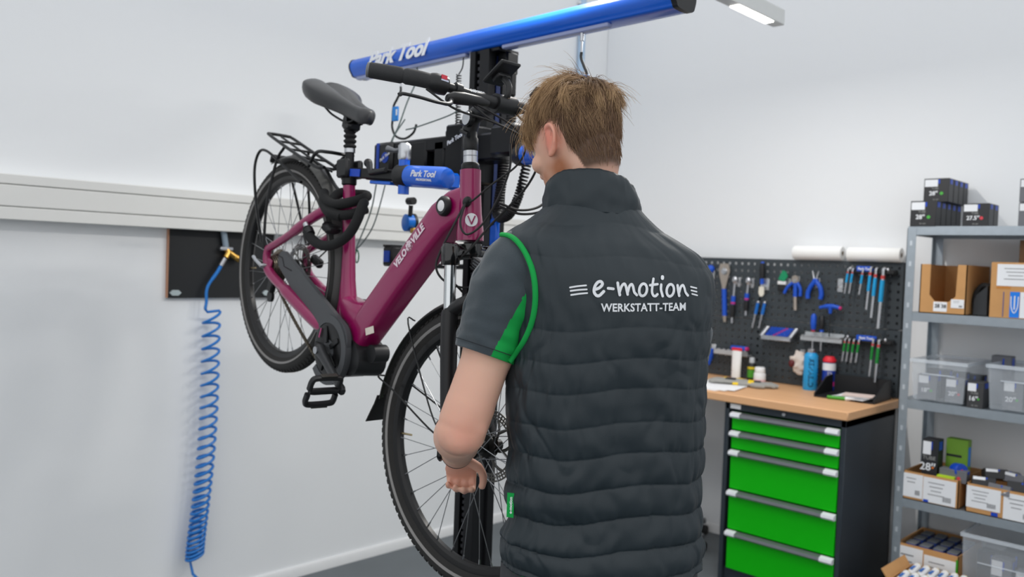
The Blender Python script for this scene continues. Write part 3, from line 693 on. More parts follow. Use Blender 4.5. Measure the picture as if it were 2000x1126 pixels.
# left arm: boxed bracket with a window, end block with decal
arm = MB(); arm.box((-2.16, 1.77, 1.815), (.32, .07, .045), ch=.006); arm.box((-2.045, 1.775, 1.76), (.05, .08, .13), ch=.006); arm.box((-2.19, 1.77, 1.775), (.17, .075, .11), ch=.006); arm.box((-2.16, 1.795, 1.75), (.30, .02, .10))
la = S('arm_bracket', arm, CB)
S('arm_end_block', MB().box((-2.325, 1.765, 1.782), (.10, .085, .112), ch=.010), BLACK, la)
S('decal_stripe', MB().box((-2.345, 1.7218, 1.79), (.014, .002, .09)), BLUEP, la)
S('decal_disc', MB().lathe([(.018, 0), (.018, .0016), (.001, .002)], (-2.305, 1.7225, 1.785), (0, -1, 0), 24), BLUEP, la)
b = text_mb('Park Tool', .014, shear=.3, bold=.0003); Mx = basis((-2.305, 1.7198, 1.787), (.9, 0, .43), (-.43, 0, .9)); b.v = [Mx @ p for p in b.v]; S('decal_lettering', b, WHITEPRINT, la, smooth=0)
# clamp of the left arm: jaws round the seat post, barrel, pivot
jw = V((-2.160, 1.481, 1.703)); be = V((-1.735, 1.515, 1.671)); ax = (be-jw).normalized(); up = V((0, 0, 1)); sd_ = ax.cross(up).normalized(); up = sd_.cross(ax)
pv = jw+ax*.245
b = MB().lathe([(.020, .262), (.0295, .268), (.0305, .275), (.0305, .408), (.027, .420), (.018, .424)], jw, ax, 28); barrel = S('clamp_barrel', b, BLUE)
b = text_mb('Park Tool', .024, shear=.3, bold=.0007); Mx = basis(jw+ax*.352-sd_*.0310+up*.006, ax, up)
if (Mx.col[2].xyz).dot(V((0, -1, 0))) < 0: pass
sgn = -1 if sd_.y > 0 else 1
Mx = basis(jw+ax*.352+sd_*(sgn*.0308)+up*.006, ax, up); b.v = [Mx @ p for p in b.v]; S('barrel_lettering', b, WHITEPRINT, barrel, smooth=0)
b = text_mb('PROFESSIONAL', .009, bold=.0002); Mx = basis(jw+ax*.358+sd_*(sgn*.0300)-up*.010, ax, up); b.v = [Mx @ p for p in b.v]; S('barrel_lettering', b, WHITEPRINT, barrel, smooth=0)
S('clamp_collar', MB().lathe([(.026, .222), (.0315, .226), (.0315, .258), (.027, .264)], jw, ax, 28), BLACK)
cl = MB()
for s_ in (-1, 1): cl.box((.13, s_*.014, .0), (.20, .012, .030), M=basis(jw, ax, sd_), ch=.003)
cl.box((.15, 0, .012), (.12, .02, .012), M=basis(jw, ax, sd_), ch=.002)
S('clamp_body', cl, BLACKM)
S('clamp_inset', MB().box((.055, sgn*.0215, 0), (.045, .003, .022), M=basis(jw, ax, sd_)), BLUEP)
S('clamp_cam', MB().tube([jw+ax*.09+up*.028, jw+ax*.13+up*.002+sd_*(sgn*.025), jw+ax*.2+up*.012+sd_*(sgn*.03)], [.011, .008, .007], 10).ball(jw+ax*.085+up*.032, .013), BLACK)
S('clamp_slide', MB().box((.16, 0, .024), (.09, .03, .010), M=basis(jw, ax, sd_), ch=.002), BLUE)
for s_ in (-1, 1):
    j = MB(); sA = BM.to_3x3() @ V((-.42, 0, .907)); sA.normalize(); yj = sA.cross(ax).normalized(); xj = yj.cross(sA).normalized()
    j.box((.004, s_*.0245, .010), (.052, .020, .056), M=basis(jw, xj, yj), ch=.006)
    S('clamp_jaw', j, BLACK)
pin = MB().lathe([(.016, -.052), (.016, .052)], pv, (0, 0, 1), 20); S('pivot_tube', pin.box(tuple(pv+V((0, .1, 0))), (.045, .20, .05), ch=.008), BLUE)
S('pivot_pin', MB().lathe([(.017, .045), (.019, .05), (.019, .085), (.014, .092)], pv, (0, 0, 1), 20), SILVER)
S('pivot_lever', MB().tube([pv+V((0, 0, .076)), pv+V((-.03, -.012, .072)), pv+V((-.055, -.02, .078))], [.006, .006, .010], 10), mat('lever_grey', (110, 112, 116), .4, .7))
# right arm with its own clamp, mostly behind the mechanic
ra = S('arm_bracket', MB().box((-1.86, 1.80, 1.795), (.16, .09, .085), ch=.008).box((-1.735, 1.765, 1.800), (.11, .12, .095), ch=.012), CB)
b = MB().lathe([(.024, 0), (.0295, .006), (.0295, .19), (.022, .20)], (-1.672, 1.735, 1.757), V((1, -.06, -.05)), 28); rb_ = S('clamp_barrel', b, BLUE)
S('clamp_collar', MB().lathe([(.031, 0), (.033, .006), (.033, .03), (.028, .034)], (-1.695, 1.737, 1.759), V((1, -.06, -.05)), 24), BLACK, rb_)
b = text_mb('Park Tool', .024, shear=.3, bold=.0007); Mx = basis((-1.57, 1.699, 1.758), (1, -.06, -.05), (.05, 0, 1)); b.v = [Mx @ p for p in b.v]; S('barrel_lettering', b, WHITEPRINT, rb_, smooth=0)
# control pendant cables: coiled cord on column side, corrugated hoses
COIL = mat('coil_black', (22, 22, 24), .55)
S('cable_hose', MB().tube(helix((-1.885, 1.90, 1.95), (-1.90, 1.86, 1.60), .013, 42, 10), .0042, 6), COIL)
L = cr([(-1.90, 1.86, 1.60), (-1.86, 1.84, 1.585), (-1.80, 1.82, 1.60), (-1.765, 1.82, 1.66), (-1.755, 1.84, 1.76)], 8)
pts = []; fr = frames(L)
for i in range(len(L)*12-11):
    q = i/12; a = min(int(q), len(L)-2); p = lerp(L[a], L[a+1], q-a); t, u, w_ = fr[a]; ang = q*2*PI*1.2; pts.append(p+(u*math.cos(ang)+w_*math.sin(ang))*.012)
S('cable_hose', MB().tube(pts, .0036, 6), COIL)
# hanging coil cord under beam, and cords
CORDG = mat('cord_greygreen', (98, 112, 112), .6)
cc = thing('coil_cord', 'thin black coiled cord hanging below the beam left of the column', 'cord', (-2.13, 1.88, 2.0))
MB().tube(cr([(-2.10, 1.875, 2.135), (-2.102, 1.875, 2.09), (-2.12, 1.875, 2.066)], 5), .0022, 6).build('cord', COIL, cc, world=True)
MB().tube(helix((-2.12, 1.875, 2.066), (-2.115, 1.875, 1.86), .0075, 24, 10), .0022, 6).build('coil', COIL, cc, world=True)
MB().tube(cr([(-2.115, 1.875, 1.86), (-2.11, 1.86, 1.83), (-2.10, 1.84, 1.70), (-2.05, 1.85, 1.66)], 6), .0022, 6).build('cord', COIL, cc, world=True)
def hook(x, y, label, flip=1, long=0):
    t = thing('bike_hook', label, 'hook', (x, y, 2.13), group='hooks hanging from the blue beam')
    MB().lathe([(.006, 0), (.006, .028), (.009, .030), (.009, .034)], (x, y, 2.128-.034), (0, 0, 1), 12).build('swivel', SILVER, t, world=True)
    MB().cyl((x, y, 2.105), (x, y, 2.058), .0032, n=8).build('shank', SILVER, t, world=True)
    P = [(x, y, 2.062), (x, y, 2.045), (x+.012*flip, y, 2.02), (x+.024*flip, y, 1.995), (x+.026*flip, y, 1.95), (x+.026*flip, y, 1.92), (x+.012*flip, y, 1.888), (x-.02*flip, y, 1.875), (x-.05*flip, y, 1.892), (x-.06*flip, y, 1.92)]
    MB().tube(cr(P, 6), .0042, 10).build('hook_rod', BLACK, t, world=True)
    tg = MB().box((x+.016*flip, y, 1.968), (.030, .010, .052), ch=.002).build('hook_tag', mat('tag_blue', (28, 130, 214), .4), t, world=True)
    MB().box((x+.008*flip, y-.0055, 1.972), (.008, .001, .022)).build('tag_print', WHITEPRINT, tg, world=True)
    return t
hook(-1.592, by-.02, 'black bike hook with blue tag hanging right of the column')
hook(-2.43, by-.02, 'black bike hook with blue tag hanging left of the column, over the arm', -1.6)
# loose grey cords over the left hook
lc = thing('loose_cord', 'grey-green cord looped over the left hook and trailing down', 'cord', (-2.43, 1.86, 2.13))
for P in ([(-2.345, 1.875, 2.13), (-2.335, 1.873, 2.08), (-2.37, 1.86, 2.0), (-2.40, 1.85, 1.92), (-2.43, 1.84, 1.86), (-2.50, 1.84, 1.74), (-2.55, 1.85, 1.62), (-2.63, 1.85, 1.49), (-2.635, 1.85, 1.47)],
          [(-2.38, 1.86, 1.94), (-2.42, 1.84, 1.87), (-2.44, 1.84, 1.78), (-2.46, 1.84, 1.70), (-2.53, 1.85, 1.57), (-2.60, 1.85, 1.50), (-2.66, 1.85, 1.465)],
          [(-2.385, 1.87, 1.905), (-2.33, 1.86, 1.905), (-2.25, 1.86, 1.915), (-2.15, 1.86, 1.93), (-2.09, 1.86, 1.945)]):
    MB().tube(cr(P, 6), .0026, 6).build('cord', CORDG, lc, world=True)
MB().tube(cr([(-2.628, 1.85, 1.475), (-2.640, 1.85, 1.455), (-2.634, 1.85, 1.43), (-2.622, 1.85, 1.432), (-2.618, 1.85, 1.455)], 5, True), .0026, 6, closed=True).build('loop', mat('loop_green', (20, 92, 66), .6), lc, world=True)
# tool hung on the column behind the frame: blue knob with black lever, small blue block
kn = thing('truing_gauge', 'blue round gauge with black lever seen above the down tube', 'gauge', (-2.33, 1.85, 1.55))
MB().lathe([(.018, 0), (.030, .004), (.030, .03), (.02, .034)], (-2.335, 1.875, 1.575), (-.2, -1, 0), 24).build('dial', mat('dial_blue', (20, 112, 210), .35), kn, world=True)
MB().lathe([(.03, 0), (.034, .003), (.034, .012), (.03, .014)], (-2.336, 1.884, 1.575), (-.2, -1, 0), 24).build('dial_rim', BLACK, kn, world=True)
MB().tube([(-2.32, 1.85, 1.60), (-2.318, 1.85, 1.635)], .008, 10).tube([(-2.334, 1.85, 1.65), (-2.302, 1.85, 1.65)], .013, 12).build('lever', BLACK, kn, world=True)
MB().box((-2.305, 1.855, 1.548), (.02, .02, .02), ch=.004).build('brass_nut', mat('brass', (202, 160, 84), .3, 1), kn, world=True)
MB().tube(cr([(-2.32, 1.865, 1.55), (-2.24, 1.87, 1.50), (-2.13, 1.88, 1.48), (-2.04, 1.895, 1.49)], 5), .007, 8).build('bracket', CB, kn, world=True)
sb = thing('clamp_block', 'small black and blue block peeking out behind the down tube', 'block', (-2.425, 1.86, 1.43))
MB().box((-2.425, 1.86, 1.455), (.055, .05, .07), ch=.006).build('body', BLACK, sb, world=True)
MB().box((-2.425, 1.833, 1.455), (.034, .004, .040), ch=.001).build('plate', BLUEP, sb, world=True)
for k in range(4): MB().box((-2.447+.014*k, 1.86, 1.493), (.006, .05, .008)).build('ridge', BLACK, sb, world=True)
MB().tube(cr([(-2.40, 1.875, 1.45), (-2.25, 1.885, 1.43), (-2.04, 1.905, 1.43)], 5), .009, 8).build('bracket', CB, sb, world=True)
ub = thing('upright_bracket', 'blue flat bracket bolted to the column beside the fork crown', 'bracket', (-1.905, 1.86, 1.49))
MB().box((-1.912, 1.865, 1.525), (.038, .018, .125), ch=.007).build('plate', BLUE, ub, world=True)
MB().lathe([(.005, 0), (.005, .004)], (-1.912, 1.856, 1.57), (0, -1, 0), 10).build('bolt', BLACKM, ub, world=True)
MB().box((-1.945, 1.872, 1.48), (.06, .016, .03), ch=.003).build('foot', BLUE, ub, world=True)
# ------------------------------------------------------------------ mechanic, seen from behind (x right, y away from camera, z up)
PMX = Matrix.Translation(_R0*.1985+V((-math.sin(YAW), math.cos(YAW), 0))*1.685) @ Matrix.Rotation(YAW, 4, 'Z')
person = thing('person', 'person in dark quilted vest and grey T-shirt working on the wheel', 'person', M=PMX)
TYAW = R(20)
def remesh(mb, name, vox, smooth=6, fac=.5):
    me = mb.mesh(name, 180); o = bpy.data.objects.new('tmp', me); COL.objects.link(o)
    md = o.modifiers.new('r', 'REMESH'); md.mode = 'VOXEL'; md.voxel_size = vox; md.use_smooth_shade = True
    if smooth:
        s_ = o.modifiers.new('s', 'SMOOTH'); s_.iterations = smooth; s_.factor = fac
    bpy.context.view_layer.update(); dg = bpy.context.evaluated_depsgraph_get()
    out = bpy.data.meshes.new_from_object(o.evaluated_get(dg)); out.name = name
    bpy.data.objects.remove(o); bpy.data.meshes.remove(me)
    for p in out.polygons: p.use_smooth = True
    return out
def color_mat(name, rough, sss=0, bump=0, bs=300, sheen=0):
    m = mat(name, (200, 200, 200), rough, var=0, sss=sss, bump=bump, bs=bs, sheen=sheen)
    nt = m.node_tree; a = nt.nodes.new('ShaderNodeVertexColor'); a.layer_name = 'Col'
    nt.links.new(a.outputs[0], nt.nodes['Principled BSDF'].inputs['Base Color']); return m
def paint(me, fn):
    at = me.color_attributes.new('Col', 'FLOAT_COLOR', 'POINT'); buf = []
    for v in me.vertices: c = fn(v.co); buf += [c[0], c[1], c[2], 1]
    at.data.foreach_set('color', buf)
def mix(a, b, t): t = max(0, min(1, t)); return tuple(x+(y-x)*t for x, y in zip(a, b))
def sst(a, b, x): t = max(0, min(1, (x-a)/(b-a))); return t*t*(3-2*t)

# head frame: x right, y face forward, z up, origin between the ears
HM = Matrix.Translation((-.081, .040, 1.706)) @ Matrix.Rotation(R(40), 4, 'Z') @ Matrix.Rotation(R(-20), 4, 'X') @ Matrix.Rotation(R(-3), 4, 'Y')
HTAB = [(-.122, .012, .066, .044), (-.114, .030, .082, .022), (-.100, .046, .088, .000), (-.080, .057, .089, -.030), (-.055, .065, .090, -.062), (-.030, .071, .090, -.084), (0, .075, .090, -.098), (.03, .0765, .095, -.103), (.055, .075, .091, -.101), (.08, .066, .076, -.090), (.10, .049, .053, -.066), (.112, .028, .028, -.036), (.117, .008, .004, -.010)]
def head_ring(z, n=32, grow=0):
    w_, yf, yb = interp(HTAB, z); r_ = []
    for k in range(n):
        a = 2*PI*k/n; c_, s_ = math.cos(a), math.sin(a); e = .86
        yc = (yf+yb)/2; d = (yf-yb)/2
        r_.append(V(((w_+grow)*math.copysign(abs(c_)**e, c_), yc+(d+grow)*math.copysign(abs(s_)**e, s_), z)))
    return r_
body = MB()
body.loft([head_ring(lerp(-.122, .117, i/30)) for i in range(31)], M=HM)
# face: brow, nose, lips, chin, cheek
body.loft([[V((math.cos(2*PI*k/12)*w_, yc+math.sin(2*PI*k/12)*d_, z)) for k in range(12)] for z, w_, yc, d_ in ((.012, .008, .088, .010), (-.005, .009, .094, .012), (-.022, .011, .100, .016), (-.035, .016, .103, .018), (-.043, .014, .101, .016), (-.048, .008, .094, .010))], M=HM)
body.ball((0, .088, .022), (.045, .012, .010), 16, 8, M=HM); body.ball((0, .088, -.066), (.024, .011, .006), 14, 8, M=HM); body.ball((0, .087, -.077), (.021, .011, .007), 14, 8, M=HM); body.ball((0, .082, -.104), (.020, .014, .013), 14, 8, M=HM)
for sg in (-1, 1):
    body.ball((sg*.045, .062, -.030), (.024, .026, .022), 14, 8, M=HM)
    EM = HM @ Matrix.Translation((sg*.076, -.004, -.014)) @ Matrix.Rotation(sg*R(-24), 4, 'Z') @ Matrix.Rotation(R(10), 4, 'X') @ Matrix.Diagonal((1, .72, 1, 1))
    body.tube(cr([(sg*.002, .006, -.030), (sg*.008, -.006, -.026), (sg*.015, -.017, -.008), (sg*.018, -.020, .012), (sg*.016, -.012, .027), (sg*.010, .004, .031), (sg*.004, .012, .022), (0, .012, .010)], 5), [.0060]*4+[.0056]*26+[.0045]*6, 10, M=EM)
    body.ball((sg*.004, -.004, .0), (.006, .016, .028), 14, 10, M=EM); body.ball((sg*.003, .003, -.026), (.006, .008, .009), 10, 8, M=EM); body.ball((-sg*.006, .008, -.003), (.010, .012, .022), 10, 8, M=EM)
# neck, torso core
nk0, nk1 = HM @ V((0, -.030, -.045)), V((-.045, .020, 1.50))
body.tube(cr([HM @ V((0, -.020, 0)), nk0, (-.056, .030, 1.595), nk1, (-.03, .01, 1.44)], 5), [.058]*6+[.059]*5+[.062]*5+[.075]*5, 24)
def trs(z, k=1.0):
    return interp([(.84, .000, 0, .175, .112), (.95, .004, 0, .165, .095), (1.08, .0, 0, .165, .095), (1.25, 0, .0, .18, .102), (1.40, -.01, .01, .185, .10), (1.47, -.02, .015, .15, .085), (1.52, -.035, .02, .09, .065)], z)
body.loft([[V((cx+math.cos(TYAW)*a*math.cos(q)-math.sin(TYAW)*b_*math.sin(q), cy+math.sin(TYAW)*a*math.cos(q)+math.cos(TYAW)*b_*math.sin(q), z)) for q in (2*PI*k/28 for k in range(28))] for z, (cx, cy, a, b_) in ((z_, trs(z_)) for z_ in [.84+i*.034 for i in range(21)])])
# legs under the jeans
LEG = {-1: [(-.095, .0, .90), (-.10, .01, .75), (-.115, .035, .48), (-.12, .0, .30), (-.12, -.03, .08)], 1: [(.095, .03, .90), (.10, .03, .75), (.115, .05, .48), (.12, .01, .30), (.12, -.02, .08)]}
for sg in (-1, 1):
    body.tube(cr(LEG[sg], 5), [.085]*5+[.078]*5+[.052]*6+[.050]*4+[.036], 20)
    p = V(LEG[sg][-1]); body.tube([p+V((0, -.03, -.03)), p+V((-.01, .05, -.035)), p+V((-.03, .14, -.05))], [.035, .035, .022], 14)
# left arm
SHL, ELL, WRL = V((-.185, -.030, 1.445)), V((-.284, -.080, 1.132)), V((-.304, .122, 1.036))
body.tube(cr([(-.10, -.01, 1.46), SHL, lerp(SHL, ELL, .3), lerp(SHL, ELL, .62), lerp(SHL, ELL, .86), ELL+V((.000, .002, .000))], 6), [.058]*6+[.056]*6+[.051]*6+[.048]*6+[.0490]*6+[.048], 24)
body.ball(ELL+V((-.002, -.002, -.010)), (.049, .045, .044), 20, 12)
body.ball(ELL+V((.020, -.014, .006)), (.030, .026, .036), 14, 10); body.ball(ELL+V((-.004, -.022, -.018)), (.032, .026, .030), 14, 10)
body.tube(cr([ELL+V((0, .004, -.004)), lerp(ELL, WRL, .25)+V((-.006, 0, -.004)), lerp(ELL, WRL, .6), WRL, WRL+(WRL-ELL)*.1], 6), [.046]*4+[.048]*4+[.043]*5+[.036]*5+[.029]*6+[.028], 22, flat=1)
def hand(W, fwd, side, up, curl, sc=1.0, thumb_side=1):
    """palm and five fingers; fwd along the palm, side towards the thumb, up the back of the hand"""
    fwd, side, up = V(fwd).normalized(), V(side), V(up); side = (side-fwd*side.dot(fwd)).normalized(); up = side.cross(fwd)*thumb_side; up.normalize()
    b = body; rings = []
    for t, w_, h_ in ((-.02, .024, .020), (.0, .027, .019), (.03, .036, .017), (.06, .041, .0155), (.082, .042, .014), (.092, .038, .011)):
        c = W+fwd*t*sc; rings.append([c+side*(math.cos(2*PI*k/18)*w_*sc)+up*(math.sin(2*PI*k/18)*h_*sc) for k in range(18)])
    b.loft(rings)
    for j, (o, L_, r_) in enumerate(((.030, .072, .0092), (.010, .080, .0095), (-.011, .074, .0090), (-.031, .060, .0082))):
        p = W+fwd*.075*sc+side*o*sc; pts = [W+fwd*.05*sc+side*o*.9*sc, p]; d = fwd.copy(); ax_ = side
        for q, fr in enumerate((.46, .30, .24)):
            d = (Matrix.Rotation(-thumb_side*R(curl[q]+j*3), 3, ax_) @ d); pts.append(pts[-1]+d*L_*fr*sc)
        b.tube(cr(pts, 3), [r_*1.05*sc]*4+[r_*sc]*5+[r_*.92*sc]*3+[r_*.6*sc], 10)
    t0 = W+fwd*.018*sc+side*.022*sc-up*.004*sc; t1 = t0+(fwd*.55+side*.75-up*.25).normalized()*.042*sc; t2 = t1+(fwd*.9+side*.15-up*.45).normalized()*.032*sc; t3 = t2+(fwd*.85-side*.35-up*.5).normalized()*.024*sc
    b.tube(cr([t0, t1, t2, t3], 4), [.0135*sc]*4+[.0110*sc]*4+[.0100*sc]*4+[.0065*sc], 12)
hand(WRL+V((.001, .010, -.006)), (.12, .62, -.78), (.96, -.10, .10), (0, .3, 1), (50, 68, 46), .86, 1)
# right arm reaching round the far side of the wheel
SHR, ELR, WRR = V((.125, .055, 1.405)), V((.160, .165, 1.150)), V((-.060, .408, 1.035))
body.tube(cr([(.06, .03, 1.43), SHR, lerp(SHR, ELR, .5), ELR], 6), [.054]*7+[.052]*6+[.044]*6, 20)
body.tube(cr([ELR, lerp(ELR, WRR, .35), WRR], 6), [.043]*3+[.044]*4+[.032]*5+[.028], 20)
hand(WRR, (-.95, .22, -.14), (0, .1, 1), (0, 1, 0), (25, 40, 30), .95, -1)
bme = remesh(body, 'body', .0036, 9, .5)
SK = lin((222, 180, 158)); SKR = lin((214, 138, 118)); SKD = lin((206, 150, 124)); BEARD = lin((176, 112, 76)); SCALP = lin((92, 68, 52))
HMI = HM.inverted()
def hairline(q):
    """>0 inside the hair region, in head coordinates"""
    ax_ = abs(q.x)
    if q.y > .02: lim = .030+.25*max(0, q.y-.05)                      # temple and forehead
    elif q.y > -.030: lim = lerp(.030, .020, (.02-q.y)/.05)            # above the ear
    else: lim = lerp(.016, -.092, min(1, (-.030-q.y)/.016))             # behind the ear down to the nape
    return q.z-lim
def skin(p):
    q = HMI @ p; c = SK
    n = noise.noise(p*35); n2 = noise.noise(p*9+V((3, 1, 2)))
    c = mix(c, SKR, .10+.20*n2)
    c = mix(c, SKR, .55*math.exp(-((p-(ELL+V((.006, -.04, -.012)))).length/.045)**2))
    for h_ in (WRL+V((0, .07, -.02)), WRR+V((-.06, 0, 0))): c = mix(c, SKR, .65*math.exp(-((p-h_).length/.07)**2))
    if p.z > 1.50:
        if q.length < .2:
            ear = math.exp(-((abs(q.x)-.085)/.018)**2-((q.y+.004)/.028)**2-((q.z+.010)/.04)**2); c = mix(c, lin((224, 120, 104)), .75*ear)
            bd_ = sst(-.035, -.060, q.z)*sst(-.035, .005, q.y)*sst(-.14, -.11, q.z)
            side = sst(.02, -.02, q.z)*sst(-.06, -.03, -abs(q.y-.018))*(1 if abs(q.x) > .055 else 0)
            c = mix(c, BEARD, (.75*bd_+.5*side*.6)*(.75+.5*n))
            h_ = hairline(q); c = mix(c, SCALP, sst(-.006, .012, h_))
            nap = sst(-.12, -.05, q.z)*sst(-.02, -.06, q.y); c = mix(c, SKR, .18*nap*(1-sst(-.006, .012, h_)))
    return mix(c, SKD, .15*n)
paint(bme, skin)
SKINM = color_mat('skin', .5, sss=.25, bump=.08, bs=900)
put('body', bme, SKINM, person)
for sg in (-1, 1):
    put('eye', MB().ball(HM @ V((sg*.031, .083, .004)), .0115, 14, 10).mesh('eye', 180), mat('eye_white', (225, 222, 218), .15), person)

# hair -----------------------------------------------------------------
rnd = random.Random(3)
hv, hf, hc = [], [], []
C_D, C_M, C_L = lin((86, 63, 48)), lin((140, 106, 78)), lin((214, 178, 132))
def strand(p, d, L_, r_, bend, col0, col1, segs=5, grav=0.0):
    global hv
    base = len(hv); q = p.copy(); d = d.normalized(); pts = [q.copy()]
    for i in range(segs):
        d = (d+bend*(1.0/segs)+V((0, 0, -grav/segs))+V((rnd.gauss(0, .06), rnd.gauss(0, .06), rnd.gauss(0, .06)))).normalized(); q = q+d*(L_/segs); pts.append(q.copy())
    u = d.orthogonal().normalized(); w_ = d.cross(u)
    for i, x_ in enumerate(pts):
        t = i/segs; rr = r_*(1-.8*t)
        for k in range(3): hv.append(x_+(u*math.cos(2*PI*k/3)+w_*math.sin(2*PI*k/3))*rr); hc.append(mix(col0, col1, t))
    for i in range(segs):
        for k in range(3): a = base+i*3+k; b_ = base+i*3+(k+1) % 3; hf.append((a, b_, b_+3, a+3))
def scalp(u, z): # point on the head at azimuth u, height z, with outward normal
    w_, yf, yb = interp(HTAB, z); c_, s_ = math.cos(u), math.sin(u)
    p = V((w_*math.copysign(abs(c_)**.86, c_), (yf+yb)/2+(yf-yb)/2*math.copysign(abs(s_)**.86, s_), z)); n = V((p.x, p.y*.85+.008, max(z-.02, -.012))); n.normalize(); return p, n
from mathutils.kdtree import KDTree
CL = []
while len(CL) < 300:
    z = rnd.uniform(-.08, .117); p, n = scalp(rnd.uniform(0, 2*PI), z)
    if hairline(p) > 0: CL.append((p, rnd.gauss(0, .75), rnd.uniform(-.35, .65), rnd.uniform(0, 1), rnd.uniform(.75, 1.15)))
kd = KDTree(len(CL))
for i, c in enumerate(CL): kd.insert(c[0], i)
kd.balance()
bbv = BVHTree.FromPolygons([tuple(v.co) for v in bme.vertices], [tuple(q.vertices) for q in bme.polygons])
crown = V((.046, -.052, .098))
cnt = 0
while cnt < 21000:
    z = rnd.uniform(-.09, .117) if rnd.random() < .62 else rnd.uniform(.05, .117); u = rnd.uniform(0, 2*PI); p, n = scalp(u, z)
    h_ = hairline(p)+rnd.gauss(0, .004)
    if h_ < 0: continue
    cnt += 1
    hit = bbv.ray_cast(HM @ (p+n*.06), -(HM.to_3x3() @ n), .09)
    root = HM @ p
    if hit[0]: root = hit[0]; n = (HM.to_3x3().transposed() @ hit[1]).normalized()
    root = root-(HM.to_3x3() @ n)*.001
    top = sst(-.020, .085, z+.03*sst(-.02, .06, p.y)+.030*noise.noise(p*22)+rnd.uniform(-.015, .015)); low = sst(-.088, -.005, z)
    away = (p-crown); away = away-n*away.dot(n)
    away = away.normalized() if away.length > 1e-4 else V((0, 1, 0))
    swirl = n.cross(away)
    clump = noise.noise(p*28+V((5, 0, 0))); clump2 = noise.noise(p*52+V((1, 9, 4)))
    down = V((0, -.10, -1))
    _, ci, _d = kd.find(p+V((rnd.gauss(0, .002), rnd.gauss(0, .002), rnd.gauss(0, .002)))); cpt, csw, clf, clg, cln = CL[ci]
    comb = away*1.0+V((-.25, .45, 0))*sst(-.08, .0, p.y)+swirl*(.30+csw)+(cpt-p)*25
    d = mix(tuple(down), tuple(comb), top); d = V(d)
    d = d-n*d.dot(n); d = d.normalized()+n*(.22+.12*low+.50*top*max(.1, .40+clf))
    L_ = lerp(lerp(.010, .033, low), lerp(.040, .060, sst(.03, .10, z)), top)*rnd.uniform(.45, 1.15)*lerp(1, cln, top)
    if p.y > .06 and z > .04: L_ *= 1.15
    bend = -n*(.30+.9*top)+V((0, 0, -.22*top))+swirl*(.5*clump2*top)
    lightv = (.12+.80*clg)*top+rnd.uniform(-.12, .2)+.30*sst(.0, .09, p.y)
    c0 = mix(C_D, C_M, .10+.60*top*clg+rnd.uniform(-.2, .2)); c1 = mix(mix(C_D, C_M, .55+rnd.uniform(-.3, .3)), C_L, lightv)
    if rnd.random() < .03*top: L_ *= 1.35; d = d+n*.5
    strand(root, (HM.to_3x3() @ d), L_, .0007 if top > .3 else .00065, HM.to_3x3() @ bend, c0, c1, 6 if top > .3 else 3)
hme = bpy.data.meshes.new('hair'); hme.from_pydata([tuple(p) for p in hv], [], hf); hme.update()
at = hme.color_attributes.new('Col', 'FLOAT_COLOR', 'POINT'); at.data.foreach_set('color', [x for c in hc for x in (*c, 1)])
for p in hme.polygons: p.use_smooth = True
put('hair', hme, color_mat('hair_brown', .6), person, label='short tousled light brown hair', kind='stuff')

# vest -----------------------------------------------------------------
VEST = mat('vest_slate', (29, 40, 46), .5, var=.04, vs=12, bump=.12, bs=900)
VTAB = [(.835, .003, .0, .206, .128), (.88, .002, .0, .207, .128), (.915, .000, .0, .205, .126), (.955, .006, .0, .196, .119), (1.00, .001, .0, .200, .121), (1.085, .005, .0, .200, .121), (1.16, -.001, .0, .206, .124), (1.27, -.001, .002, .207, .128), (1.36, .002, .006, .212, .130), (1.42, -.002, .010, .219, .128), (1.457, -.008, .014, .219, .122), (1.487, -.018, .018, .206, .112), (1.508, -.027, .021, .176, .101), (1.530, -.033, .024, .136, .090), (1.550, -.036, .026, .110, .082), (1.566, -.039, .028, .095, .076), (1.578, -.041, .030, .088, .072)]
SEAMS = [.79, .850, .910, .972, 1.032, 1.094, 1.152, 1.216, 1.272, 1.330, 1.462, 1.524, 1.60]
def vest_pt(q, z, off=0):
    cx, cy, a, b_ = interp(VTAB, z); c_, s_ = math.cos(q), math.sin(q); e = 2/2.35
    if s_ > 0: b_ *= lerp(.76, 1, sst(1.05, 1.30, z))
    x_, y_ = a*math.copysign(abs(c_)**e, c_), b_*math.copysign(abs(s_)**e, s_)
    # puffs between the stitch lines
    zs = z+.006*math.sin(q*2+1)+.004*math.sin(q*5)
    for s0, s1 in zip(SEAMS, SEAMS[1:]):
        if s0 <= zs < s1: t = (zs-s0)/(s1-s0); break
    else: t = 0
    amp = lerp(.0085, .0030, sst(.94, 1.22, z))*(1-.5*sst(1.50, 1.57, z))
    pf = amp*(max(0, math.sin(PI*t))**.5)
    pos = V((x_, y_, z)); near = 1-math.sin(PI*t)
    w1 = noise.noise(V((q*9, z*26, 1.3)))*.0028+noise.noise(V((q*4+z*9, z*10, 4.1)))*.0042
    w2 = noise.noise(V((q*26, z*9, 7.7)))*.0030*near*(1-.5*sst(1.3, 1.45, z))
    crs = -.0022*max(0, 1-abs(noise.noise(V((q*2.4+z*5.5, z*7.5-q, 9.2))))*7)*(1-.3*sst(1.3, 1.5, z))
    tp = 1-.75*sst(1.47, 1.54, z)
    dsp = pf+(w1+w2+crs)*tp+off
    n = V((x_/a/a, y_/b_/b_, 0)).normalized()
    x_, y_ = x_+n.x*dsp, y_+n.y*dsp
    X = cx+math.cos(TYAW)*x_-math.sin(TYAW)*y_; Y = cy+math.sin(TYAW)*x_+math.cos(TYAW)*y_
    tl = sst(1.25, 1.50, z)
    hl = sst(.95, .838, z)*(.028*sst(.0, -.16, X)+.012*sst(.05, .2, X))
    return V((X, Y, z-.055*X*tl+hl))
ve = MB(); NQ, NZ = 300, 330; rings = []
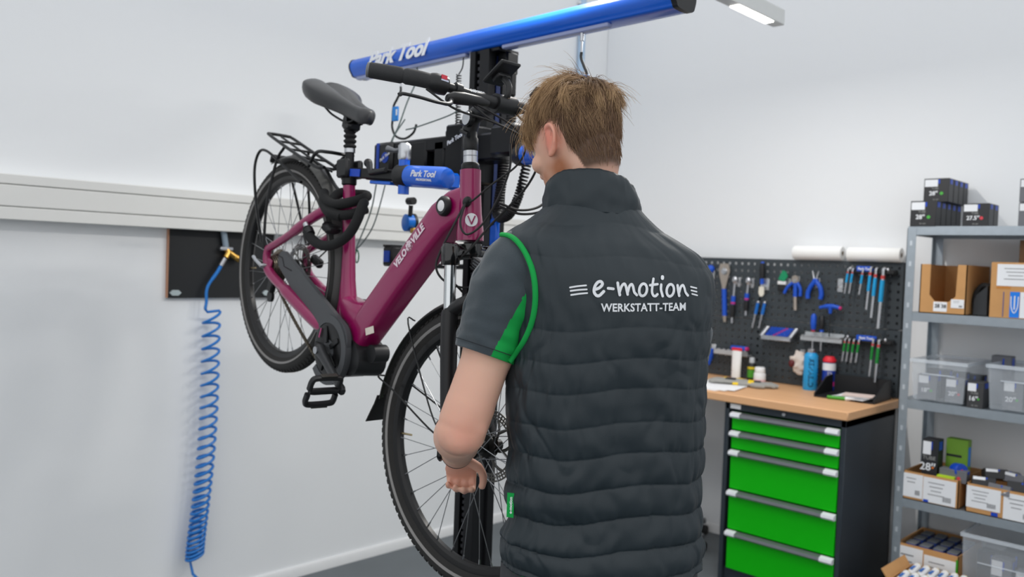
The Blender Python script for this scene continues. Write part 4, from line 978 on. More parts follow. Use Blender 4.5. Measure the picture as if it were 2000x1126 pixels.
zl = [lerp(.838, 1.578, i/NZ) for i in range(NZ+1)]
for z in zl: rings.append([vest_pt(2*PI*k/NQ, z) for k in range(NQ)])
inner = [[vest_pt(2*PI*k/NQ, z, -.012) for k in range(NQ)] for z in (.850, .842)]
ve.loft(inner+rings, caps=(False, False)); vme = ve.mesh('vest', 180); vest = put('vest', vme, VEST, person, label='dark slate quilted body-warmer vest')
bvh = BVHTree.FromPolygons([tuple(v.co) for v in vme.vertices], [tuple(p.vertices) for p in vme.polygons])
def cast(x, z, bv=None, off=.0022):
    h_ = (bv or bvh).ray_cast(V((x, -1, z)), V((0, 1, 0)))
    return (h_[0]+V((0, -off, 0))) if h_[0] else V((x, -.05, z))
# collar
co = MB(); rings = []
for i in range(15):
    t = i/14
    for_ = []
    cx, cy = lerp(-.041, -.046, t), lerp(.026, .034, t); a, b_ = lerp(.100, .093, t)+.006*math.sin(PI*t), lerp(.084, .078, t)+.006*math.sin(PI*t)
    for k in range(120):
        q = 2*PI*k/120; c_, s_ = math.cos(q), math.sin(q); wv = .0035*noise.noise(V((c_*3, s_*3, t*3+2)))+.002*noise.noise(V((q*9, t*2, 0)))
        x_, y_ = (a+wv)*c_, (b_+wv)*s_
        X = cx+math.cos(TYAW)*x_-math.sin(TYAW)*y_; Y = cy+math.sin(TYAW)*x_+math.cos(TYAW)*y_
        for_.append(V((X, Y, 1.545+t*.056-(.10+.36*t)*(Y-cy)-.02*(X+.04)*t)))
    rings.append(for_)
for i in range(8):
    t = 1-i/7*.8; rings.append([p+(V((-.041, .03, p.z))-p).normalized()*.009-V((0, 0, .066*(1-t))) for p in rings[14]])
co.loft(rings, caps=(False, False)); B_ = co.build('collar', VEST, person, smooth=180)
# green hem lining
hm = MB().tube([vest_pt(2*PI*k/90, .846, -.008)+V((0, 0, -.010)) for k in range(90)], .0035, 6, closed=True); hm.build('hem_lining', mat('lime_green', (0, 158, 70), .6), vest)

# T-shirt sleeves --------------------------------------------------------
TEE = mat('tee_charcoal', (56, 65, 71), .9, var=.10, vs=240, bump=.3, bs=800, sheen=.3)
LIME = mat('tee_green', (0, 152, 66), .85, var=.05, bump=.2, bs=700)
def sleeve(axis, radii, seed, nt=60, nk=90):
    A = cr(axis, nt//(len(axis)-1)); fr = frames(A); n = len(A); rings = []
    for i in range(n):
        t = i/(n-1); rr = interp(radii, t)[0]; tt, u, w_ = fr[i]; ring = []
        for k in range(nk):
            q = 2*PI*k/nk
            d = .0035*noise.noise(V((math.cos(q)*2.2, math.sin(q)*2.2+seed, t*5)))+.0045*noise.noise(V((q*1.4+t*4, t*9-q*.8, seed)))
            if t > .93: d += -.0008
            ring.append(A[i]+(u*math.cos(q)+w_*math.sin(q))*(rr+d*min(1, t*3)))
        rings.append(ring)
    for s_ in (.004, .03): rings.append([p+(A[-1]-p).normalized()*s_-(A[-1]-A[-2]).normalized()*(.001 if s_ < .01 else .03) for p in rings[n-1]])
    return rings
SAX = [(-.135, -.015, 1.462), (-.180, -.030, 1.428), (-.212, -.044, 1.368), (-.233, -.056, 1.312), (-.246, -.062, 1.270)]
RL = sleeve(SAX, [(0, .066), (.18, .083), (.4, .082), (.65, .071), (1, .0605)], 2, 140, 220)
sm = MB().loft(RL, caps=(False, False))
def is_green(c):
    if c.z > 1.425: return False
    xl = lerp(-.236, -.158, (c.z-1.27)/(1.425-1.27)); return c.x > xl and c.y < .06
allf = sm.f; cen = [sum((sm.v[i] for i in f_), V())/len(f_) for f_ in allf]
for nm, m_, sel in (('sleeve', TEE, False), ('sleeve_gusset', LIME, True)):
    x = MB(); x.v = list(sm.v); x.f = [f_ for f_, c_ in zip(allf, cen) if is_green(c_) == sel]
    me = x.mesh(nm, 180); bm_ = bmesh.new(); bm_.from_mesh(me); bmesh.ops.delete(bm_, geom=[v for v in bm_.verts if not v.link_faces], context='VERTS'); bm_.to_mesh(me); bm_.free()
    if sel: gus = put(nm, me, m_, slv, label='bright green sleeve gusset')
    else: slv = put(nm, me, m_, person, label='charcoal T-shirt sleeve')
slv_bvh = BVHTree.FromPolygons([tuple(p) for p in sm.v], allf)
# stitched hem line
hr = RL[int(len(RL)*.90)]; MB().tube([p+(p-V(SAX[-1])).normalized()*.0003 for p in hr], .0008, 5, closed=True).build('hem_seam', mat('seam_dark', (44, 48, 52), .9), slv)
RR = sleeve([(.08, .03, 1.430), (.115, .048, 1.400), (.143, .075, 1.35), (.158, .09, 1.30), (.163, .105, 1.262)], [(0, .05), (.2, .066), (.5, .068), (1, .062)], 5)
MB().loft(RR, caps=(False, False)).build('sleeve', TEE, person, smooth=180)
# green piping round the left armhole
def both(x, z):
    a = cast(x, z, bvh, .002); b_ = cast(x, z, slv_bvh, .002); return a if a.y < b_.y else b_
pp_ = cr([(-.222, 0, 1.503), (-.205, 0, 1.500), (-.188, 0, 1.486), (-.172, 0, 1.462), (-.160, 0, 1.430), (-.155, 0, 1.395), (-.156, 0, 1.36), (-.164, 0, 1.325), (-.180, 0, 1.290), (-.198, 0, 1.262)], 7)
L = [both(p.x, p.z) for p in pp_]
for _ in range(6): L = [L[0]]+[(L[i-1]+L[i]*2+L[i+1])/4 for i in range(1, len(L)-1)]+[L[-1]]
MB().tube(L, .0062, 10, flat=.8).build('armhole_piping', LIME, vest, label='bright green armhole piping')

# lettering on the back: strokes laid onto the vest surface ------------------------
def back_xy(cx, cy):
    """lettering layout (units of 0.1523 mm) to x, z on the person"""
    px, py = (cx-1031)*.0001523, (281-cy)*.0001523
    return .036+px*math.cos(.030)-py*math.sin(.030), 1.4095+py*math.cos(.030)+px*math.sin(.030)
def ribbon(mb, pts, w_, closed=False):
    P = cr([(p[0], p[1], 0) for p in pts], 8, closed); n = len(P); L_, R_ = [], []
    for i in range(n):
        a = P[(i-1) % n] if (closed or i) else P[i]; b_ = P[(i+1) % n] if (closed or i < n-1) else P[i]
        t = (b_-a).normalized(); nn = V((-t.y, t.x, 0)); L_.append(P[i]+nn*w_/2); R_.append(P[i]-nn*w_/2)
    vs_, fs = [], []
    rows = [L_, [lerp(a, b_, .5) for a, b_ in zip(L_, R_)], R_]
    for r_ in rows: vs_ += r_
    m_ = n if closed else n-1
    for j in range(2):
        for i in range(m_): k = (i+1) % n; fs.append((j*n+i, j*n+k, (j+1)*n+k, (j+1)*n+i))
    mb.add([cast(*back_xy(p.x, p.y)) for p in vs_], fs)
    if not closed:
        for c_ in (P[0], P[-1]):
            q = [c_]+[c_+V((math.cos(2*PI*k/12), math.sin(2*PI*k/12), 0))*w_/2 for k in range(12)]
            mb.add([cast(*back_xy(p.x, p.y)) for p in q], [(0, 1+k, 1+(k+1) % 12) for k in range(12)])
lt = MB()
for a, b_ in (((185, 262), (378, 236)), ((192, 303), (386, 284)), ((199, 352), (392, 328))): lt = MB(); ribbon(lt, [a, (lerp(a[0], b_[0], .5), lerp(a[1], b_[1], .5)-3), b_], 20); lt.build('swoosh_line', WHITEPRINT, vest, smooth=0)
for a, b_ in (((1740, 257), (1828, 276)), ((1744, 302), (1828, 321)), ((1755, 346), (1835, 366))): lt = MB(); ribbon(lt, [a, (lerp(a[0], b_[0], .5), lerp(a[1], b_[1], .5)), b_], 19); lt.build('swoosh_line', WHITEPRINT, vest, smooth=0)
def loop(cx, cy, rx, ry, n=12): return [(cx+rx*math.cos(2*PI*k/n)+.12*ry*math.sin(2*PI*k/n)*-1*0, cy+ry*math.sin(2*PI*k/n)) for k in range(n)]
def oval(cx, cy): return [(cx+50*math.cos(2*PI*k/12)-8*math.sin(2*PI*k/12), cy+74*math.sin(2*PI*k/12)) for k in range(12)]
lt = MB()
ribbon(lt, [(500, 282), (545, 262), (578, 222), (560, 190), (520, 200), (485, 250), (476, 310), (500, 352), (540, 358), (595, 308)], 36)
ribbon(lt, [(648, 270), (680, 273), (712, 277)], 33)
ribbon(lt, [(766, 205), (776, 270), (792, 350)], 34); ribbon(lt, [(788, 320), (815, 245), (848, 216), (868, 245), (880, 300), (890, 345)], 32); ribbon(lt, [(888, 325), (912, 250), (942, 222), (960, 250), (975, 315), (1008, 352)], 32)
ribbon(lt, oval(1088, 290), 33, True); ribbon(lt, oval(1450, 298), 33, True)
ribbon(lt, [(1230, 156), (1214, 230), (1205, 310), (1222, 358), (1250, 366), (1276, 345)], 32); ribbon(lt, [(1180, 234), (1230, 228), (1282, 222)], 30)
ribbon(lt, [(1330, 228), (1325, 290), (1345, 368)], 32); ribbon(lt, [(1353, 132), (1351, 142), (1350, 150)], 42)
ribbon(lt, [(1553, 238), (1558, 300), (1571, 366)], 34); ribbon(lt, [(1568, 335), (1594, 262), (1627, 236), (1646, 265), (1662, 325), (1694, 364)], 32)
lt.build('logo_lettering', WHITEPRINT, vest, smooth=0, label='white handwritten logo lettering')
tb = text_mb('WERKSTATT-TEAM', 128, extrude=0, bold=3.2, space=1.03, xs=1.0)
me = tb.mesh('x', 0); bm_ = bmesh.new(); bm_.from_mesh(me)
xs_ = [v.co.x for v in bm_.verts]; ys_ = [v.co.y for v in bm_.verts]; sx_, sy_ = 1104/(max(xs_)-min(xs_)), 101/(max(ys_)-min(ys_))
mxm, mym = (max(xs_)+min(xs_))/2, (max(ys_)+min(ys_))/2
for v in bm_.verts: v.co = V(((v.co.x-mxm)*sx_, (v.co.y-mym)*sy_, 0))
bmesh.ops.triangulate(bm_, faces=bm_.faces[:]); bmesh.ops.remove_doubles(bm_, verts=bm_.verts[:], dist=.01)
for _ in range(4):
    es = [e for e in bm_.edges if e.calc_length() > 14]; bmesh.ops.subdivide_edges(bm_, edges=es, cuts=1); bmesh.ops.triangulate(bm_, faces=bm_.faces[:])
for v in bm_.verts: v.co = cast(*back_xy(1112+v.co.x, 502-v.co.y+.0))
bm_.to_mesh(me); bm_.free(); put('team_lettering', me, WHITEPRINT, vest)
# green side tag with vertical lettering
tg0 = cast(-.186, .990)
tm = basis(tg0+V((0, -.002, 0)), (0, .06, 1), (-.93, .36, 0)); tgp = MB().box((0, 0, 0), (.046, .014, .002), M=tm).build('side_tag', LIME, vest)
b = text_mb('e-motion', .0085, bold=.0002, extrude=.0003); M2 = tm @ Matrix.Translation((0, -.001, .0013)); b.v = [M2 @ p for p in b.v]; b.build('tag_lettering', WHITEPRINT, tgp, smooth=0)
# watch on the left wrist
wd = (WRL-ELL).normalized(); b = MB().lathe([(.0330, -.010), (.0345, -.009), (.0345, .009), (.0330, .010)], WRL-wd*.012, wd, 40, cyc=True)
watch = b.build('watch_strap', BLACK, person)
MB().box((0, 0, 0), (.012, .034, .034), M=basis(WRL-wd*.012+V((-.036, 0, -.002)), (1, 0, 0), wd), ch=.004).build('watch_case', BLACKM, watch)
# jeans, shoes --------------------------------------------------------------
JEAN = mat('jeans_charcoal', (62, 64, 68), .9, var=.15, vs=90, bump=.3, bs=600)
jn = MB(); jn.loft([[V((cx+math.cos(TYAW)*a*math.cos(q)-math.sin(TYAW)*b_*math.sin(q), math.sin(TYAW)*a*math.cos(q)+math.cos(TYAW)*b_*math.sin(q), z)) for q in (2*PI*k/30 for k in range(30))] for z, cx, a, b_ in ((.93, 0, .170, .100), (.88, 0, .192, .112), (.82, 0, .198, .118), (.76, 0, .195, .112), (.72, 0, .15, .09))])
for sg in (-1, 1): jn.tube(cr(LEG[sg], 5), [.105]*5+[.098]*5+[.078]*6+[.075]*4+[.07], 20)
jme = remesh(jn, 'jeans', .009, 6); jeans = put('jeans', jme, JEAN, person, label='charcoal denim jeans')
bl = MB(); lp = MB().box((-.168, -.055, .872), (.010, .006, .05), ch=.002); lp.build('belt_loop', JEAN, jeans)
for sg in (-1, 1):
    p = V(LEG[sg][-1]); sh = MB()
    sh.loft([[V((p.x-.03*t+math.cos(2*PI*k/18)*w_, p.y-.09+t*.29, .012+h_/2+math.sin(2*PI*k/18)*h_/2)) for k in range(18)] for t, w_, h_ in ((0, .025, .05), (.08, .04, .09), (.35, .045, .10), (.6, .05, .07), (.9, .045, .045), (1, .02, .03))])
    so = sh.build('shoe', mat('shoe_dark', (40, 42, 46), .7), person, smooth=60)
    MB().loft([[V((p.x-.03*t+math.cos(2*PI*k/18)*w_, p.y-.09+t*.29, z)) for k in range(18) for t, w_ in [(.5+.52*math.sin(2*PI*k/18), .05)]] for z in (0.0, .022)]).build('sole', RUBBER, so)
# ------------------------------------------------------------------ workbench, drawer cabinet, tool board
WOOD = mat('beech_worktop', (214, 166, 122), .5, var=.10, vs=6, bump=.05, bs=60)
nt = WOOD.node_tree   # stretched grain
_tn = [n for n in nt.nodes if n.type == 'TEX_NOISE'][0]; _mp = nt.nodes.new('ShaderNodeMapping'); _mp.inputs['Scale'].default_value = (.6, 9, 9)
_tc = [n for n in nt.nodes if n.type == 'TEX_COORD'][0]; nt.links.new(_tc.outputs['Object'], _mp.inputs[0]); nt.links.new(_mp.outputs[0], _tn.inputs['Vector'])
ANTH = mat('anthracite_steel', (44, 52, 60), .42, .1, var=.04)
BT = .878
bench = thing('workbench', 'beech worktop along the back wall on an anthracite leg frame', 'workbench', (-2.19, 3.81, 0))
MB().box((-2.19, 3.812, BT-.019), (1.50, .622, .038), ch=.004).build('worktop', WOOD, bench, world=True)
for y_ in (3.56, 4.06): MB().box((-2.89, y_, .42), (.05, .05, .84), ch=.003).build('leg', ANTH, bench, world=True)
MB().box((-2.89, 3.81, .80), (.05, .5, .05), ch=.003).build('leg_rail', ANTH, bench, world=True)
cab = thing('drawer_cabinet', 'anthracite steel drawer cabinet with five bright green drawers', 'cabinet', (-1.738, 3.80, 0))
cx0, cx1 = -2.022, -1.455
c = MB(); yf = 3.525
c.box(((cx0+.005), 3.80, .42), (.022, .55, .84), ch=.002); c.box((cx1-.011, 3.80, .42), (.022, .55, .84), ch=.002)
c.box(((cx0+cx1)/2, 3.80, .823), (cx1-cx0, .55, .034), ch=.002); c.box(((cx0+cx1)/2, 3.81, .03), (cx1-cx0, .53, .06), ch=.002); c.box(((cx0+cx1)/2, 4.07, .42), (cx1-cx0, .01, .84))
c.box(((cx0+cx1)/2, 3.90, .42), (cx1-cx0-.03, .30, .76))
c.build('body', ANTH, cab, world=True)
MB().box((-1.972, 3.5235, .823), (.052, .003, .020)).build('label_plate', WHITEP, cab, world=True)
MB().lathe([(.008, 0), (.008, .006), (.006, .008)], (-1.734, 3.525, .822), (0, -1, 0), 16).build('lock', SILVER, cab, world=True)
GREEN = mat('drawer_green', (0, 178, 0), .5, var=.02, spec=.3)
HB = mat('handle_bar', (128, 130, 136), .35, .6); HC = mat('handle_cap', (222, 224, 230), .4)
for z0, z1 in ((.716, .796), (.627, .709), (.441, .620), (.252, .433), (.066, .245)):
    MB().box((-1.7335, 3.536, (z0+z1)/2), (.507, .026, z1-z0), ch=.002).build('drawer', GREEN, cab, world=True); dr = cab.children[-1]
    hp = [(3.523, z1-.024), (3.505, z1-.024), (3.497, z1-.016), (3.500, z1-.004), (3.523, z1+.002)]
    MB().loft([[V((x_, y_, z_)) for y_, z_ in hp] for x_ in (-1.94, -1.53)]).build('handle', HB, dr, world=True)
    for xa, xb in ((-1.987, -1.938), (-1.534, -1.478)):
        MB().loft([[V((x_, y_-.0015, z_)) for y_, z_ in hp] for x_ in (xa, xb)]).build('handle_cap', HC, dr, world=True)
# swivel stool tucked under the bench
stl = thing('swivel_stool', 'swivel stool under the bench, only its grey foot and castor showing', 'stool', (-2.53, 3.83, 0))
GST = mat('stool_grey', (120, 124, 128), .5)
for k in range(5):
    a = 2*PI*k/5+R(-6); d_ = V((math.cos(a), math.sin(a), 0)); o = V((-2.53, 3.83, 0))
    lg = MB().tube([o+d_*.03+V((0, 0, .095)), o+d_*.25+V((0, 0, .075))], [.022, .016], 10).build('foot', GST, stl, world=True)
    MB().cyl(o+d_*.25+V((-.012, 0, .026)), o+d_*.25+V((.012, 0, .026)), .026, n=16).build('castor', BLACK, lg, world=True)
MB().cyl((-2.53, 3.83, .08), (-2.53, 3.83, .46), .022, n=16).build('gas_column', BLACKM, stl, world=True)
MB().lathe([(.10, .46), (.14, .47), (.145, .50), (.13, .52), (.01, .525)], (-2.53, 3.83, 0), (0, 0, 1), 28).build('seat', BLACK, stl, world=True)

# tool board: two perforated steel panels with real square holes
PEG = mat('pegboard_steel', (56, 63, 68), .5, .1, var=.04)
board = thing('tool_board', 'dark grey perforated steel tool board above the worktop', 'tool board', (-2.196, 4.09, .89))
YP = 4.088
def peg(x0, x1, z0, z1, p=.037, h=.0125, t=.004):
    b = MB(); nx, nz = int((x1-x0)/p), int((z1-z0)/p); ox, oz = (x1-x0-nx*p)/2, (z1-z0-nz*p)/2
    for i in range(nx):
        for j in range(nz):
            a0, a1, c0, c1 = x0+ox+i*p, x0+ox+(i+1)*p, z0+oz+j*p, z0+oz+(j+1)*p; mx, mz = (a0+a1)/2, (c0+c1)/2; q = h/2
            O = [(a0, c0), (a1, c0), (a1, c1), (a0, c1)]; I = [(mx-q, mz-q), (mx+q, mz-q), (mx+q, mz+q), (mx-q, mz+q)]
            b.add([(x, YP, z) for x, z in O+I]+[(x, YP+t, z) for x, z in I], [(k, (k+1) % 4, (k+1) % 4+4, k+4) for k in range(4)]+[(k+4, (k+1) % 4+4, (k+1) % 4+8, k+8) for k in range(4)])
    for (xa, xb, za, zb) in ((x0, x1, z0, z0+oz), (x0, x1, z1-oz, z1), (x0, x0+ox, z0+oz, z1-oz), (x1-ox, x1, z0+oz, z1-oz)):
        if xb-xa > 1e-5 and zb-za > 1e-5: b.box(((xa+xb)/2, YP+t/2, (za+zb)/2), (xb-xa, t, zb-za))
    b.box((x1-.001, YP+.010, (z0+z1)/2), (.002, .020, z1-z0))
    return b
peg(-2.94, -1.452, 1.2035, 1.518).build('board_panel', PEG, board, world=True, smooth=0)
peg(-2.94, -1.452, .884, 1.1985).build('board_panel', PEG, board, world=True, smooth=0)
for x_ in (-2.9, -2.2, -1.5): MB().box((x_, 4.115, 1.2), (.03, .036, .62)).build('board_rail', ANTH, board, world=True)

YT = YP-.012
HOOK = mat('hook_zinc', (206, 209, 212), .3, .8)
def plate(t, x, z, w_=.026, h_=.05):
    MB().box((x, YP-.003, z), (w_, .004, h_), ch=.0015).build('hook_plate', HOOK, t, world=True)
    MB().tube([(x, YP-.004, z-.008), (x, YP-.020, z-.010), (x, YP-.024, z-.002)], .003, 6).build('hook_pin', HOOK, t, world=True)
def tool(name, label, cat, x, z, group='tools on the board'): return thing(name, label, cat, (x, YT, z), group=group)
WSTEEL = mat('worn_steel', (176, 166, 156), .35, .8)
BLT = mat('tool_blue', (18, 78, 190), .4); BLKH = mat('tool_black_handle', (24, 25, 28), .5); RB = mat('tool_magenta', (190, 40, 110), .5)
# 1 ball-ended wrench at the mechanic's shoulder
t = tool('ball_wrench', 'tool with round blue ball end beside the mechanic\'s shoulder', 'tool', -2.464, 1.42)
MB().ball((-2.464, YT-.012, 1.455), .022).build('ball_end', BLT, t, world=True); MB().cyl((-2.464, YT, 1.445), (-2.47, YT, 1.30), .006, n=10).build('shaft', SILVER, t, world=True); plate(t, -2.464, 1.425)
# 2 big ratchet-headed wrench
t = tool('headset_wrench', 'large steel wrench with blue grip, leftmost full tool on the board', 'wrench', -2.375, 1.17)
MB().prism([(-2.410, 1.487), (-2.362, 1.487), (-2.350, 1.45), (-2.360, 1.41), (-2.372, 1.36), (-2.374, 1.34), (-2.392, 1.34), (-2.396, 1.37), (-2.412, 1.42), (-2.418, 1.455)], YT-.005, YT+.003).build('head', WSTEEL, t, world=True)
MB().lathe([(.018, 0), (.018, .006), (.01, .009)], (-2.383, YT-.004, 1.445), (0, -1, 0), 20).build('hub', SILVER, t, world=True)
MB().tube([(-2.383, YT, 1.35), (-2.372, YT, 1.205)], .013, 12, flat=1).build('grip', BLT, t, world=True)
MB().tube([(-2.372, YT, 1.207), (-2.369, YT, 1.172)], [.012, .009], 12).build('end', WSTEEL, t, world=True); plate(t, -2.385, 1.47, .05, .02)
# 3, 4 ratchets
for i, (x, zt, zb, lab) in enumerate(((-2.315, 1.42, 1.170, 'long ratchet with black and blue grip beside the large wrench'), (-2.236, 1.418, 1.216, 'short ratchet with black and blue grip, second ratchet from left'))):
    t = tool('ratchet', lab, 'ratchet', x, zb)
    L_ = zt-zb
    MB().ball((x, YT-.010, zt-.018), (.016, .011, .020)).build('ratchet_head', SILVER, t, world=True)
    MB().cyl((x, YT-.008, zt-.02), (x-.004, YT-.008, zb+L_*.55), .0065, n=10).build('shaft', SILVER, t, world=True)
    MB().cyl((x-.004, YT-.008, zb+L_*.58), (x-.006, YT-.008, zb+L_*.40), .012, n=12).build('collar', BLT, t, world=True)
    MB().cyl((x-.0055, YT-.008, zb+L_*.45), (x-.0055, YT-.008, zb+L_*.41), .0125, n=12).build('ring', RB, t, world=True)
    MB().tube([(x-.006, YT-.008, zb+L_*.40), (x-.007, YT-.008, zb+L_*.25), (x-.007, YT-.008, zb+L_*.12)], [.012, .0145, .010], 12).build('grip', BLKH, t, world=True)
    MB().cyl((x-.007, YT-.008, zb+L_*.12), (x-.007, YT-.008, zb), .006, n=10).build('tip', SILVER, t, world=True); plate(t, x+.012, zt-.03, .022, .05)
# 5 scraper
t = tool('scraper', 'black-handled scraper with pale blade pointing down', 'scraper', -2.157, 1.32)
MB().tube([(-2.158, YT-.01, 1.495), (-2.158, YT-.01, 1.46), (-2.157, YT-.01, 1.415)], [.010, .015, .012], 12).build('handle', BLKH, t, world=True)
MB().ball((-2.158, YT-.01, 1.497), (.010, .010, .006)).build('cap', BLT, t, world=True); MB().cyl((-2.157, YT-.01, 1.415), (-2.156, YT-.01, 1.385), .010, n=12).build('collar', BLT, t, world=True)
MB().prism([(-2.170, 1.372), (-2.143, 1.372), (-2.141, 1.335), (-2.150, 1.322), (-2.164, 1.322), (-2.172, 1.340)], YT-.014, YT-.009).build('blade', mat('pale_blade', (222, 218, 204), .5), t, world=True); plate(t, -2.150, 1.385, .05, .06)
# 6 green gauge
t = tool('chain_gauge', 'green and white small gauge hanging on the tool board', 'gauge', -2.04, 1.36)
MB().prism([(-2.062, 1.415), (-2.040, 1.462), (-2.022, 1.455), (-2.012, 1.430), (-2.030, 1.405)], YT-.02, YT-.012).build('body', mat('tool_green', (14, 138, 92), .45), t, world=True)
MB().box((-2.045, YT-.012, 1.398), (.045, .008, .018), ch=.002).build('scale', WHITEP, t, world=True); MB().box((-2.042, YT-.006, 1.372), (.05, .02, .03), ch=.004).build('clip', BLKH, t, world=True); plate(t, -2.02, 1.39, .026, .06)
# 7, 8 pliers
def arm_(t, pts, r_, m_, nm): MB().tube([(x, YT-.010, z) for x, z in [(p.x, p.z) for p in cr([(a, 0, b) for a, b in pts], 5)]], r_, 10).build(nm, m_, t, world=True)
t = tool('cable_cutter', 'cable cutter with splayed blue handles and bare steel tang', 'pliers', -1.972, 1.26)
MB().prism([(-1.990, 1.432), (-1.975, 1.440), (-1.958, 1.432), (-1.955, 1.408), (-1.972, 1.395), (-1.992, 1.405)], YT-.015, YT-.005).build('jaw', WSTEEL, t, world=True); MB().lathe([(.008, 0), (.008, .004)], (-1.973, YT-.015, 1.412), (0, -1, 0), 12).build('pivot', SILVER, t, world=True)
arm_(t, [(-1.985, 1.402), (-2.015, 1.375), (-2.030, 1.345)], .0085, BLT, 'handle'); arm_(t, [(-1.962, 1.402), (-1.945, 1.37), (-1.944, 1.335)], .0085, BLT, 'handle')
arm_(t, [(-1.972, 1.40), (-1.970, 1.33)], .011, BLT, 'handle'); arm_(t, [(-1.970, 1.33), (-1.968, 1.29), (-1.966, 1.262)], .010, WSTEEL, 'tang'); plate(t, -1.973, 1.41)
t = tool('circlip_pliers', 'circlip pliers with blue handles and thin tips pointing up', 'pliers', -1.866, 1.32)
for s_ in (-1, 1): MB().tube([(-1.868+s_*.004, YT-.012, 1.418), (-1.868+s_*.016, YT-.012, 1.465)], [.006, .002], 8).build('tip', SILVER, t, world=True)
MB().lathe([(.014, 0), (.014, .010), (.010, .012)], (-1.868, YT-.006, 1.415), (0, -1, 0), 16).build('pivot', BLT, t, world=True)
arm_(t, [(-1.872, 1.410), (-1.893, 1.382), (-1.904, 1.350), (-1.903, 1.325)], .0115, BLT, 'handle'); arm_(t, [(-1.862, 1.410), (-1.842, 1.384), (-1.834, 1.350), (-1.838, 1.325)], .0115, BLT, 'handle'); plate(t, -1.866, 1.405)
# 9 empty hook
t = thing('board_hook', 'empty zinc hook plate on the tool board right of the circlip pliers', 'hook', (-1.749, YT, 1.36)); plate(t, -1.749, 1.398, .028, .066)
for z_ in (1.385, 1.412): MB().lathe([(.011, 0), (.011, .003)], (-1.749, YP-.005, z_), (0, -1, 0), 16).build('ring', HOOK, t, world=True)
# 10 tyre levers
for i, x in enumerate((-2.174, -2.136)):
    t = tool('hex_driver', ('left' if i == 0 else 'right')+' one of two slanted steel drivers with blue sleeves', 'driver', x-.026, 1.15)
    MB().cyl((x, YT-.008, 1.29), (x-.012, YT-.008, 1.228), .0085, n=10).build('sleeve', mat('sleeve_blue', (22, 104, 190), .4), t, world=True); MB().cyl((x-.012, YT-.008, 1.228), (x-.026, YT-.008, 1.155), .0065, n=10).build('shaft', SILVER, t, world=True)
    MB().ball((x, YT-.008, 1.290), .009).build('cap', SILVER, t, world=True)
# hex key holders and keys
def key_holder(x0, x1, z, lx0, lx1, label):
    t = thing('key_holder', label, 'holder', ((x0+x1)/2, YT, z)); MB().box(((x0+x1)/2, YT-.016, z-.006), (x1-x0, .046, .022), ch=.004).build('bar', BLKH, t, world=True)
    lb = MB().box(((lx0+lx1)/2, YT-.036, z+.006), (lx1-lx0, .010, .026), ch=.003).build('label_strip', BLT, t, world=True)
    b = text_mb('Park Tool', .016, bold=.0005, extrude=.0003); Mx = basis(((lx0+lx1)/2, YT-.0415, z+.006), (1, 0, 0), (0, 0, 1)); b.v = [Mx @ p for p in b.v]; b.build('lettering', WHITEPRINT, lb, world=True, smooth=0)
    for xx in (x0+.02, x1-.03): MB().ball((xx, YT-.036, z+.004), (.007, .006, .010)).build('screw', SILVER, t, world=True)
def key(x, z1, z0, r_, band, label, dx=0, gp='hex keys'):
    t = thing('hex_key', label, 'hex key', (x, YT-.040, z0), group=gp); L_ = z1-z0; y_ = YT-.048
    MB().cyl((x, y_, z1-.01), (x-dx, y_, z0), r_*.75, n=8).build('shaft', SILVER, t, world=True)
    MB().cyl((x-dx*.18, y_, z1-L_*.18), (x-dx*.58, y_, z1-L_*.55), r_, n=10).build('band', band, t, world=True)
    MB().cyl((x-dx*.10, y_, z1-L_*.10), (x-dx*.16, y_, z1-L_*.16), r_*.95, n=10).build('red_mark', mat('key_red', (190, 60, 60), .5), t, world=True)
    MB().tube(cr([(x, y_, z1-.014), (x, y_, z1-.002), (x+.002, y_+.006, z1+.003), (x+.006, y_+.022, z1+.004)], 4), r_*.8, 8).build('bend', SILVER, t, world=True)
LBL = mat('key_lightblue', (26, 156, 214), .4); KGR = mat('key_green', (20, 128, 50), .4)
key_holder(-1.705, -1.478, 1.476, -1.655, -1.575, 'upper black hex key holder with blue label strip')
for x, z1, z0, r_, n in ((-1.690, 1.478, 1.362, .0055, 'first small'), (-1.668, 1.478, 1.362, .0055, 'second small'), (-1.620, 1.474, 1.360, .0060, 'third small'), (-1.583, 1.486, 1.290, .0075, 'first long'), (-1.558, 1.482, 1.253, .0085, 'second long'), (-1.524, 1.482, 1.206, .0105, 'longest')):
    key(x, z1, z0, r_, LBL, n+' hex key with light blue band in the upper holder', .012, 'blue-banded hex keys')
key_holder(-1.702, -1.474, 1.148, -1.640, -1.545, 'lower black hex key holder with blue label strip')
for x, z1, z0, r_, n in ((-1.688, 1.142, 1.034, .0055, 'leftmost'), (-1.668, 1.142, 1.034, .0055, 'second short'), (-1.646, 1.142, 1.032, .0058, 'third short'), (-1.622, 1.142, 1.034, .0060, 'fourth short'), (-1.555, 1.150, .978, .0066, 'first long'), (-1.528, 1.150, .952, .0080, 'longest')):
    key(x, z1, z0, r_, KGR, n+' hex key with green band in the lower holder', .010, 'green-banded hex keys')
